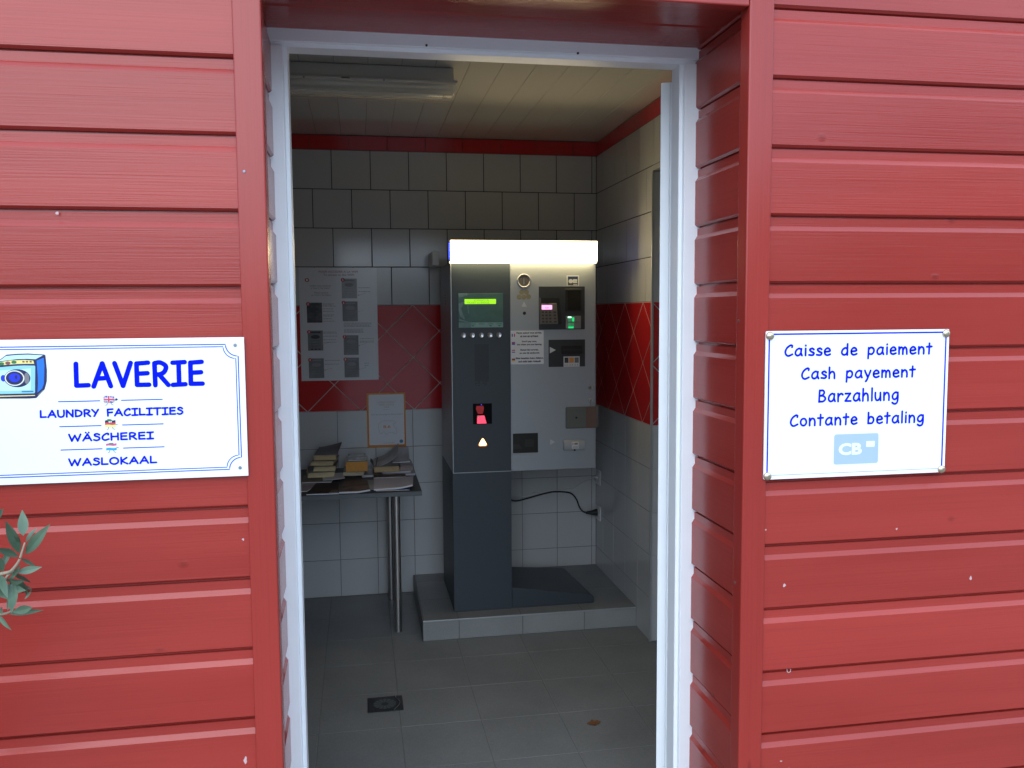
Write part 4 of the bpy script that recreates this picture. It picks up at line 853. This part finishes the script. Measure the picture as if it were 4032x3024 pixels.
op = thing('award_poster', 'orange bordered notice with a camper outline and the score 8,6', 'poster', (.134, WY, -.721))
q = MB(); q.box(.0306, .2370, WY, WY+.0008, -.7212, -.4275); q.build('sheet', M['orange'], op)
q = MB(); q.flat(rrect(.0412, .2288, -.7092, -.4365, .006), PYY); ip = q.build('white_field', M['poster'], op)
typed('CAMPERCONTACT', .0850, .1835, -.4830, -.4745, PYY-.0004, M['ink_gold'], ip); typed('USERS CHOICE', .0955, .1760, -.4955, -.4870, PYY-.0004, M['ink_gold'], ip); typed('2013', .1240, .1480, -.5080, -.4997, PYY-.0004, M['ink_gold'], ip)
typed('Aire de Camping-Car Sainte Claire', .0530, .2210, -.5490, -.5400, PYY-.0004, M['ink_soft'], ip)
q = MB(); 
for z, a, b_ in ((-.4610, .116, .152), (-.5185, .118, .152)): q.rect(a, b_, z, z+.0008, PYY-.0004)
words(q, .115, .175, -.7000, .0012, PYY-.0004); q.build('rules', M['ink_soft'], ip)
q = MB(); ribbon(q, crom([(.0930, -.6240), (.0920, -.5990), (.1000, -.5870), (.1210, -.5780), (.1500, -.5795), (.1740, -.5805), (.1810, -.5850), (.1790, -.5930), (.1690, -.5960), (.1730, -.6070), (.1790, -.6170), (.1870, -.6240), (.1880, -.6400), (.1840, -.6490), (.1750, -.6490), (.1680, -.6430), (.1430, -.6440), (.1380, -.6510), (.1320, -.6520), (.1260, -.6460), (.1240, -.6390), (.1120, -.6385), (.1080, -.6460), (.1010, -.6470), (.0960, -.6390)], 5, True), .0011, PYY-.0004, True); q.build('camper_outline', M['ink_soft'], ip)
typed('8,6', .1165, .1555, -.6205, -.6025, PYY-.0004, M['orange'], ip, bold=.012)
q = MB(); q.flat(ell(.2117, -.6917, .0098, .0098, 24), PYY-.0004); q.build('round_seal', mat('seal_blue', (.03, .20, .32), .4), ip)

# ================================================================== TABLE AND READING MATTER
TT = -.826
tb = thing('side_table', 'dark topped table with steel legs under the posters', 'table', (-.28, 4.33, FL))
q = MB(); q.box(-.83, .271, 3.982, 4.672, TT-.0215, TT); q.build('tabletop', M['table'], tb, bevel=.0012)
q = MB(); q.box(-.83, .2713, 3.9812, 3.9822, TT-.0205, TT-.001); q.build('edge_strip', mat('edge_strip', (.12, .14, .15), .4), tb)
for x, y in ((.1556, 4.103), (.1402, 4.585), (-.715, 4.103), (-.715, 4.585)):
    q = MB(); q.cyl((x, y, FL), 'z', .018, TT-.0215-FL, 24); lg = q.build('leg', M['leg_steel'], tb, bevel=.001)

def quad(c, u, v): return (1-u)*(1-v)*Vector(c[0])+u*(1-v)*Vector(c[1])+u*v*Vector(c[2])+(1-u)*v*Vector(c[3])
def sheaf(name, label, cat, corners, z, th, cover, pages='paper', lift=None, group=None, inset=None):
    """magazine or pile of sheets: corners front-left, front-right, back-right, back-left on the table"""
    c = [(p[0], p[1], 0) for p in corners]; ctr = sum((Vector(p) for p in c), Vector())/4
    t = thing(name, label, cat, (ctr.x, ctr.y, z), group); lf = lift or (lambda u, v: 0.)
    def P(u, v, zz, e=0):
        p = quad(c, u, v); p = ctr+(p-ctr)*(1-e); return (p.x, p.y, z+zz+lf(u, v))
    b_ = MB(); n = 14; ring = [(i/n, 0) for i in range(n)]+[(1, i/n) for i in range(n)]+[(1-i/n, 1) for i in range(n)]+[(0, 1-i/n) for i in range(n)]
    b_.loft([[P(u, v, 0, .01) for u, v in ring], [P(u, v, th*.5, 0) for u, v in ring], [P(u, v, th, .004) for u, v in ring]], cap=False)
    b_.grid(lambda u, v: P(u, v, th-.0002, .004), n, n); b_.build('pages', M[pages], t)
    cv = MB(); a = inset or (0, 1, 0, 1)
    cv.grid(lambda u, v: P(a[0]+(a[1]-a[0])*u, a[2]+(a[3]-a[2])*v, th+.0006, .002), n, n); cv.build('cover', cover if not isinstance(cover, str) else M[cover], t, solid=.0008)
    return t
def book(label, cx, yf, z, w_, h, d, rot=0., pages=(.4, .32, .2), cover=(.2, .2, .2), skew=0., tilt=0., cs=None):
    """paperback lying flat, fore-edge towards the viewer"""
    t = thing('book', label, 'book', (cx, yf+d/2, z), 'paperbacks piled on the table')
    cr0, sr = math.cos(R(rot)), math.sin(R(rot))
    def P(x, y, zz):
        x += skew*zz; zz += tilt*x
        return (cx+cr0*x-sr*y, yf+sr*x+cr0*y, z+zz)
    b_ = MB(); n = 10; rings = []
    for k in range(7):
        f_ = k/6; zz = .0012+(h-.0024)*f_; bow = .004*math.sin(math.pi*f_)
        front_ = [(-w_/2+w_*i/n, bow+.0008*math.sin(i*2.1+k)) for i in range(n+1)]
        rings.append([P(x, y, zz+.0012*math.sin(i*.9)*(1 if 0 < k < 6 else .6)) for i, (x, y) in enumerate(front_)]+[P(w_/2, d-.002, zz), P(-w_/2, d-.002, zz)])
    b_.loft(rings); b_.build('page_block', pages_mat('page_edges', pages), t)
    cvm = fleck('book_cover', tuple(c*.6 for c in cover), cover, 30, .35, cs)
    for zz in (0, h-.0011):
        q = MB(); q.grid(lambda u, v: P(-w_/2-.001+(w_+.002)*u, -.001+v*(d+.001), zz+.0006+.0012*math.sin(u*8)*.4), 10, 4); q.build('cover', cvm, t, solid=.0009)
    q = MB(); q.grid(lambda u, v: P(-w_/2+w_*u, d, h*v), 4, 2); q.build('spine', cvm, t, solid=.001)
    return t
cream, tan, buff, amber = (.62, .53, .33), (.52, .40, .23), (.48, .40, .24), (.72, .35, .085)
# magazines along the front edge
sheaf('magazine', 'black covered magazine with white page edges at the front of the table', 'magazine', [(-.253, 3.992), (-.108, 3.986), (-.112, 4.215), (-.222, 4.240)], TT+.0008, .005, fleck('black_cover', (.008, .006, .007), (.022, .016, .018), 25, .6), 'paper')
q = MB(); q.add([(-.150, 3.988, TT+.0075), (-.112, 3.988, TT+.0075), (-.112, 4.03, TT+.0075), (-.141, 4.05, TT+.0075)], [(0, 1, 2, 3)]); 
sheaf('leaflet', 'small brown leaflet lying on the black magazine', 'leaflet', [(-.152, 3.990), (-.112, 3.988), (-.113, 4.050), (-.140, 4.055)], TT+.0072, .001, fleck('brown_leaflet', (.06, .045, .03), (.13, .10, .06), 60, .5), 'paper_old')
sheaf('magazine', 'brown covered magazine with curled corner at the front of the table', 'magazine', [(-.107, 3.996), (.034, 3.990), (.024, 4.255), (-.088, 4.27)], TT+.0008, .008, fleck('brown_cover', (.045, .028, .018), (.20, .105, .065), 14, .55, (.12, .10, .085)), 'paper', lift=lambda u, v: .012*max(0, u-.6)*max(0, .4-v)*4)
sheaf('brochure', 'lilac grey brochure at the left end of the table', 'brochure', [(-.40, 4.075), (-.255, 4.072), (-.205, 4.245), (-.40, 4.26)], TT+.0008, .004, fleck('lilac_cover', (.22, .20, .23), (.32, .29, .33), 10, .4), 'paper')
sheaf('brochure', 'olive brown brochure under the tall book pile', 'brochure', [(-.29, 4.255), (-.15, 4.245), (-.13, 4.42), (-.29, 4.44)], TT+.0060, .005, fleck('olive_cover', (.07, .065, .05), (.16, .14, .10), 18, .4), 'paper_old')
sheaf('brochure', 'pale sheet sliding out from under the tall book pile', 'brochure', [(-.190, 4.262), (-.085, 4.30), (-.10, 4.45), (-.20, 4.45)], TT+.0120, .002, 'paper_old', 'paper_old', lift=lambda u, v: .006*(u-.5)**2)
# stapled papers with a blue folder at the right
sheaf('folder', 'blue folder under the white papers at the table right end', 'folder', [(.060, 4.018), (.215, 4.008), (.235, 4.26), (.06, 4.27)], TT+.0008, .003, fleck('blue_folder', (.01, .02, .14), (.015, .03, .2), 20, .4), 'paper')
sheaf('paper_pile', 'pile of white papers curling up on the blue folder', 'papers', [(.051, 4.016), (.232, 4.024), (.250, 4.275), (.056, 4.275)], TT+.0046, .007, 'paper_old', 'paper', lift=lambda u, v: .010*max(0, u-.45)**2*4*(1-v*.6))
sheaf('brochure', 'pale green leaflet partly under the white papers', 'brochure', [(.030, 4.06), (.060, 4.03), (.075, 4.28), (-.005, 4.29)], TT+.0030, .0012, fleck('green_leaflet', (.22, .27, .25), (.30, .35, .32), 12, .4), 'paper_old')
sheaf('brochure', 'dark spined brochure behind the white papers', 'brochure', [(.055, 4.305), (.215, 4.300), (.215, 4.40), (.055, 4.41)], TT+.0008, .010, fleck('dark_brochure', (.03, .022, .02), (.07, .055, .045), 30, .4), 'paper_old')
sheaf('magazine', 'grey backed magazine spread under the right hand book', 'magazine', [(-.002, 4.37), (.266, 4.375), (.262, 4.62), (.01, 4.60)], TT+.0014, .010, fleck('grey_cover', (.14, .13, .13), (.30, .28, .29), 16, .35), 'paper_old')
sheaf('magazine', 'red and black magazine poking out under the right hand book', 'magazine', [(.10, 4.395), (.245, 4.40), (.250, 4.60), (.11, 4.60)], TT+.0122, .008, fleck('red_black_cover', (.02, .014, .014), (.20, .03, .03), 30, .3, (.04, .03, .03)), 'paper_old')
# tall pile of four paperbacks
bz = TT+.0155
book('pale paperback at the bottom of the left pile', -.203, 4.335, bz, .127, .027, .19, 5, cream, (.10, .10, .105), .25)
book('cream paperback second from the bottom of the left pile', -.187, 4.340, bz+.0285, .106, .027, .175, -3, (.60, .50, .30), (.05, .055, .06), .2)
book('darker edged paperback third from the bottom of the left pile', -.199, 4.338, bz+.057, .107, .026, .175, -8, buff, (.012, .012, .012), .3)
book('buff paperback on top of the left pile with its cover curling', -.181, 4.342, bz+.0845, .105, .027, .175, -2, tan, (.12, .13, .14), .1)
q = MB()
q.grid(lambda u, v: (-.236+.115*u+.022*v, 4.345+.17*v, bz+.1125+.026*v**1.3*(.5+.5*u)+.010*u*u*v), 10, 8); o_ = q.build('loose_cover', fleck('slate_cover', (.07, .09, .11), (.12, .14, .16), 20, .4), bpy.data.objects['book.003'], solid=.001)
# middle pile: thick orange edged paperback on a cream one
book('cream paperback under the orange edged one', -.047, 4.385, TT+.0085, .106, .0215, .17, -2, (.62, .56, .40), (.03, .03, .03), .3)
book('thick paperback with orange page edges', -.027, 4.375, TT+.0310, .107, .052, .17, 0, amber, (.16, .18, .17), 0)
sheaf('leaflet', 'glossy grey leaflet on the orange edged book', 'leaflet', [(-.070, 4.39), (.018, 4.39), (.018, 4.55), (-.070, 4.54)], TT+.0845, .002, fleck('glossy_leaflet', (.12, .14, .13), (.42, .45, .44), 22, .25), 'paper', lift=lambda u, v: .008*v*v)
# right pile: paperback lying on magazines, a bent magazine leaning on it
book('tan paperback on the magazines at the right', .125, 4.385, TT+.0212, .127, .030, .18, 2, (.56, .42, .24), (.10, .09, .07), -.15)
book('pinkish paperback beside the tan one at the table right end', .222, 4.400, TT+.0212, .062, .029, .18, 1, (.34, .28, .27), (.30, .27, .29), .1)
t = thing('magazine', 'bent magazine curling up against the wall over the right hand book', 'magazine', (.10, 4.47, TT+.053))
q = MB()
def bent(u, v):
    x = .052+.125*u+.012*v; y = 4.395+.14*v
    return (x, y, TT+.056+.046*u**2.2+.030*v*(.4+u)-.010*(1-u)*(1-v))
q.grid(bent, 14, 10); q.build('cover', fleck('grey_white_cover', (.20, .21, .23), (.44, .45, .47), 9, .35), t, solid=.002)
q = MB(); q.grid(lambda u, v: (lambda p: (p[0], p[1]+.0005, p[2]+.0016))(bent(.105+.04*u, v)), 2, 10); q.build('dark_stripe', M['ink'], t)
q = MB(); q.grid(lambda u, v: (.045+.020*v, 4.385+.01*math.sin(v*3), TT+.024+.050*v-.012*v*v), 2, 8)
q = MB(); q.grid(lambda u, v: (.040+.026*math.sin(v*2.4)*.4+.012*v+.004*u, 4.39+.10*u, TT+.030+.050*(1-v)), 6, 8); q.build('curled_page', fleck('dark_page', (.05, .045, .04), (.10, .09, .085), 20, .5), t, solid=.001)
sheaf('brochure', 'blurred white brochure leaning against the wall at the table right end', 'brochure', [(.155, 4.47), (.245, 4.48), (.245, 4.60), (.160, 4.60)], TT+.0515, .004, fleck('white_brochure', (.34, .34, .37), (.46, .46, .49), 9, .35), 'paper', lift=lambda u, v: .055*v*v)

# ================================================================== SOCKETS, CABLES
for lab, z0, z1 in (('upper wall socket with a white plug beside the kiosk', -.963, -.881), ('lower wall socket with the black plug beside the kiosk', -1.161, -1.079)):
    t = thing('wall_socket', lab, 'socket', (RX, 4.612, z0), 'wall sockets beside the kiosk')
    q = MB(); q.box(RX-.010, RX-.0005, 4.571, 4.653, z0, z1); q.build('plate', M['white_plastic'], t, bevel=.002)
    q = MB(); q.cyl((RX-.0125, 4.612, (z0+z1)/2), 'x', .022, .003, 24); q.build('socket_face', M['white_plastic'], t, bevel=.001)
pw = thing('power_cable', 'black power cable from the kiosk column to the lower socket', 'cable', (.95, 4.62, -1.12))
cab_pts = [(.66, 4.50, -.985), (.775, 4.60, -1.020), (.838, 4.655, -1.043), (.900, 4.668, -1.035), (.962, 4.668, -1.020), (1.010, 4.668, -1.010), (1.055, 4.668, -1.004), (1.120, 4.668, -1.009), (1.158, 4.668, -1.021), (1.182, 4.662, -1.052), (1.196, 4.645, -1.095), (1.212, 4.625, -1.115), (1.230, 4.612, -1.118)]
q = MB(); q.tube(crom(cab_pts, 8), .0042, 10); q.build('cord', M['rubber'], pw, smooth=True)
q = MB(); q.loft([[(x, 4.612+r_*math.cos(2*math.pi*i/20), -1.119+r_*math.sin(2*math.pi*i/20)) for i in range(20)] for x, r_ in ((1.222, .0055), (1.236, .0085), (1.258, .0120), (1.275, .0175), (1.286, .0195), (1.290, .0185))]); q.build('plug', M['rubber'], pw, smooth=True)
dc = thing('white_cable', 'thin white cable clipped along the wall above the black one', 'cable', (1.0, 4.67, -1.0))
q = MB(); q.tube(crom([(.70, 4.56, -1.00), (.80, 4.62, -1.018), (.900, 4.672, -1.022), (.962, 4.672, -1.010), (1.050, 4.672, -.997), (1.120, 4.672, -1.000), (1.165, 4.670, -.990), (1.215, 4.655, -.955), (1.262, 4.63, -.928), (1.285, 4.615, -.921)], 8), .0026, 8); q.build('cord', M['white_plastic'], dc, smooth=True)
q = MB(); q.cyl((1.268, 4.612, -.922), 'x', .009, .021, 16, .012); q.build('plug', M['white_plastic'], dc, smooth=True)
for x, z in ((.945, -1.008), (1.138, -.999)):
    q = MB(); q.box(x-.010, x+.010, 4.664, 4.679, z-.001, z+.006); q.build('cable_clip', M['white_plastic'], dc, bevel=.002)

# ================================================================== FLOOR DRAIN, DRY LEAF
dr = thing('floor_drain', 'dark rectangular drain grate set in the tiled floor', 'drain', (.07, 3.32, FL))
q = MB(); q.box(.0005, .1382, 3.2550, 3.3855, FL-.001, FL+.0022); q.build('plate', M['drain'], dr, bevel=.001)
q = MB()
for k in range(14):
    a = 2*math.pi*k/14+.2; r0, r1 = .014, .042; w0, w1 = .0025, .0075; ux, uy = math.cos(a), math.sin(a)
    q.add([(.068+ux*r0-uy*w0, 3.318+uy*r0+ux*w0, FL+.0030), (.068+ux*r0+uy*w0, 3.318+uy*r0-ux*w0, FL+.0030), (.068+ux*r1+uy*w1, 3.318+uy*r1-ux*w1, FL+.0034), (.068+ux*(r1+.003), 3.318+uy*(r1+.003), FL+.0032), (.068+ux*r1-uy*w1, 3.318+uy*r1+ux*w1, FL+.0034)], [(0, 1, 2, 3, 4)])
q.build('grate_petals', M['drain_rib'], dr)
q = MB(); q.tube([(.112, 3.385, FL+.0034), (.114, 3.365, FL+.0034), (.122, 3.345, FL+.0034), (.127, 3.325, FL+.0034), (.124, 3.305, FL+.0034), (.116, 3.288, FL+.0034), (.108, 3.272, FL+.0034), (.102, 3.262, FL+.0030)], .0016, 6); q.build('glinting_rim', M['steel'], dr)
q = MB(); q.grid(lambda u, v: (.803+.054*u, 3.014+.006*(u-.5)+(v-.5)*.040*math.sin(math.pi*min(.98, max(.02, u)))*(1+.25*math.sin(u*17)), FL+.0015+.004*abs(v-.5)), 14, 4); tag(q.build('dry_leaf', M['rust'], solid=.0006), 'small dry brown leaf on the floor tiles near the door', 'leaf')

# ================================================================== OLIVE SHRUB AT THE LEFT EDGE
ol = thing('olive_shrub', 'olive shrub reaching in at the left edge before the red boards', 'shrub', (-.78, 1.30, GZ-.01))
OY = 1.33
q = MB(); q.tube(crom([(-.79, 1.28, GZ-.01), (-.77, 1.30, -1.1), (-.80, 1.27, -.75), (-.76, 1.29, -.45), (-.73, 1.31, -.12)], 6), .020, 10, .006); q.build('trunk', M['bark'], ol, smooth=True)
tw = MB()
for pts in ([(-.752, 1.295, -.50), (-.68, 1.31, -.43), (-.60, OY-.01, -.385), (-.5503, OY, -.3757), (-.51, OY, -.3699), (-.4997, OY-.004, -.3655), (-.4919, OY-.006, -.3567), (-.4865, OY-.008, -.3483), (-.4832, OY-.008, -.3386), (-.4792, OY-.006, -.3250)],
            [(-.69, 1.31, -.455), (-.60, OY, -.405), (-.5512, OY, -.3927), (-.5175, OY, -.3855), (-.5104, OY, -.3791), (-.5062, OY, -.3732), (-.4999, OY+.006, -.3690)],
            [(-.76, 1.29, -.56), (-.66, 1.31, -.455), (-.58, OY, -.434), (-.5198, OY, -.4302), (-.509, OY, -.4284), (-.5038, OY, -.4256)],
            [(-.735, 1.31, -.30), (-.64, 1.32, -.285), (-.56, OY, -.286), (-.52, OY, -.29)]):
    tw.tube(crom(pts, 5), .0036, 8, .0012)
def leaf(mb, a, b_, wd, bend=.0, roll_=0., ya=OY, yb=None):
    a = Vector((a[0], ya, a[1])); b_ = Vector((b_[0], ya if yb is None else yb, b_[1])); ax = b_-a; Ln = ax.length; ax.normalize()
    nrm = Vector((0, -1, 0)); side = ax.cross(nrm).normalized(); nrm = side.cross(ax).normalized()
    side, nrm = side*math.cos(roll_)+nrm*math.sin(roll_), nrm*math.cos(roll_)-side*math.sin(roll_)
    n = 10; o = len(mb.v)
    for i in range(n+1):
        t_ = i/n; w_ = wd*(math.sin(math.pi*t_**.80)**1.05 if 0 < t_ < 1 else 0)*1.12+.0004
        c = a+ax*Ln*t_+nrm*bend*math.sin(math.pi*t_)
        for s_ in (-1, 0, 1): mb.v.append(tuple(c+side*s_*w_/2+nrm*(-.12*w_ if s_ == 0 else .0)))
    for i in range(n):
        for k in range(2): mb.f.append((o+3*i+k, o+3*i+k+1, o+3*i+k+4, o+3*i+k+3))
lv = MB()
for a, b_, wd, yb in (((-.4817, -.3436), (-.4394, -.2962), .0135, 1.31), ((-.4898, -.3420), (-.4940, -.2868), .0135, 1.30), ((-.4830, -.3164), (-.4899, -.2827), .0125, 1.35), ((-.4914, -.3468), (-.5128, -.3277), .0095, 1.31), ((-.4800, -.3260), (-.4670, -.3078), .0055, 1.34), ((-.5083, -.3805), (-.4737, -.3739), .0105, 1.30), ((-.4940, -.3697), (-.4637, -.3664), .0095, 1.34), ((-.5061, -.3819), (-.4850, -.3560), .0050, 1.32), ((-.5177, -.3911), (-.4797, -.3941), .0120, 1.32), ((-.5004, -.3830), (-.4930, -.4200), .0115, 1.30), ((-.4876, -.3830), (-.4890, -.4140), .0065, 1.35), ((-.5028, -.4276), (-.4690, -.4167), .0105, 1.31), ((-.5074, -.4304), (-.4645, -.4308), .0085, 1.34), ((-.4875, -.3300), (-.4858, -.3060), .0055, 1.30), ((-.5135, -.3679), (-.5150, -.3340), .0120, 1.31), ((-.5128, -.3604), (-.5048, -.3349), .0070, 1.34), ((-.5180, -.2900), (-.5035, -.2735), .0085, 1.32), ((-.5094, -.4253), (-.5059, -.3993), .0030, 1.33), ((-.486, -.410), (-.476, -.397), .0025, 1.33)):
    leaf(lv, a, b_, wd, random.uniform(-.003, .003), random.uniform(-.45, .45), OY, yb)
for a, b_, wd, yb in (((-.500, -.3700), (-.487, -.3950), .0080, 1.36), ((-.505, -.3850), (-.482, -.4020), .0075, 1.35), ((-.516, -.3720), (-.497, -.3980), .0090, 1.30), ((-.524, -.4300), (-.498, -.4480), .0085, 1.31), ((-.530, -.3880), (-.512, -.4120), .0095, 1.34), ((-.528, -.3750), (-.538, -.3320), .0110, 1.31), ((-.487, -.3500), (-.474, -.3700), .0045, 1.35), ((-.520, -.4290), (-.505, -.4100), .0060, 1.30)):
    leaf(lv, a, b_, wd, random.uniform(-.003, .003), random.uniform(-.6, .6), OY, yb)
for k in range(26):
    # further twigs off the trunk, outside the left edge, leaves in pairs along each
    h = random.uniform(-1.05, -.12); p = Vector((-.765+random.uniform(-.02, .02), 1.295, h)); a = random.uniform(0, 6.28)
    d = Vector((math.cos(a)*(.8 if math.cos(a) < 0 else .38), .35*math.sin(a), random.uniform(.35, 1.0))).normalized(); Ln = random.uniform(.16, .30); pts = []
    for i in range(7):
        t_ = i/6; q_ = p+d*Ln*t_+Vector((0, 0, -.05*t_*t_)); q_.x = min(q_.x, -.585); pts.append(tuple(q_))
        if i:
            for sd_ in (-1, 1):
                an = math.atan2(d.z, d.x)+sd_*random.uniform(.4, 1.0); l_ = random.uniform(.036, .060)
                e_ = (min(q_.x+l_*math.cos(an), -.558), q_.z+l_*math.sin(an)); leaf(lv, (q_.x, q_.z), e_, random.uniform(.008, .012), .002, random.uniform(-1, 1), q_.y, q_.y+random.uniform(-.03, .03))
    tw.tube(pts, .0026, 6, .0010)
tw.build('branch', M['stem'], ol, smooth=True)
lv.build('foliage', M['leaf'], ol)

# ================================================================== FAR TREES BEHIND THE VIEWER (seen mirrored in the glossy paint and tiles)
tl = MB()
for k in range(5200):
    az = random.uniform(-85, 85); s_ = 1/(1+math.exp(-(az-16)/5)); dist = 55-37*s_+random.uniform(0, 6); top = (1.6+.9*math.sin(az*.21)+.6*math.sin(az*.67))*(1-s_)+s_*(3.6+.8*math.sin(az*.33)+.5*math.sin(az*.9))
    x, y = dist*math.sin(R(az)), -dist*math.cos(R(az)); z = FL+(top-FL)*random.random()**.6; r_ = .32+dist*.008
    a, e_ = random.uniform(0, 6.28), random.uniform(-1, 1); u = Vector((math.cos(a), math.sin(a), e_*.5)).normalized()*r_; v_ = u.cross(Vector((random.random()-.5, random.random()-.5, 1))).normalized()*r_*.8
    c = Vector((x, y, z)); tl.add([c-u-v_, c+u-v_*.6, c+u*.7+v_, c-u*.8+v_*.7], [(0, 1, 2, 3)])
o_ = tl.build('far_trees', M['hedge']); o_['kind'] = 'stuff'; o_['label'] = 'far row of trees and hedge facing the cabin'
for o in bpy.data.objects:
    if 'base' in o: del o['base']
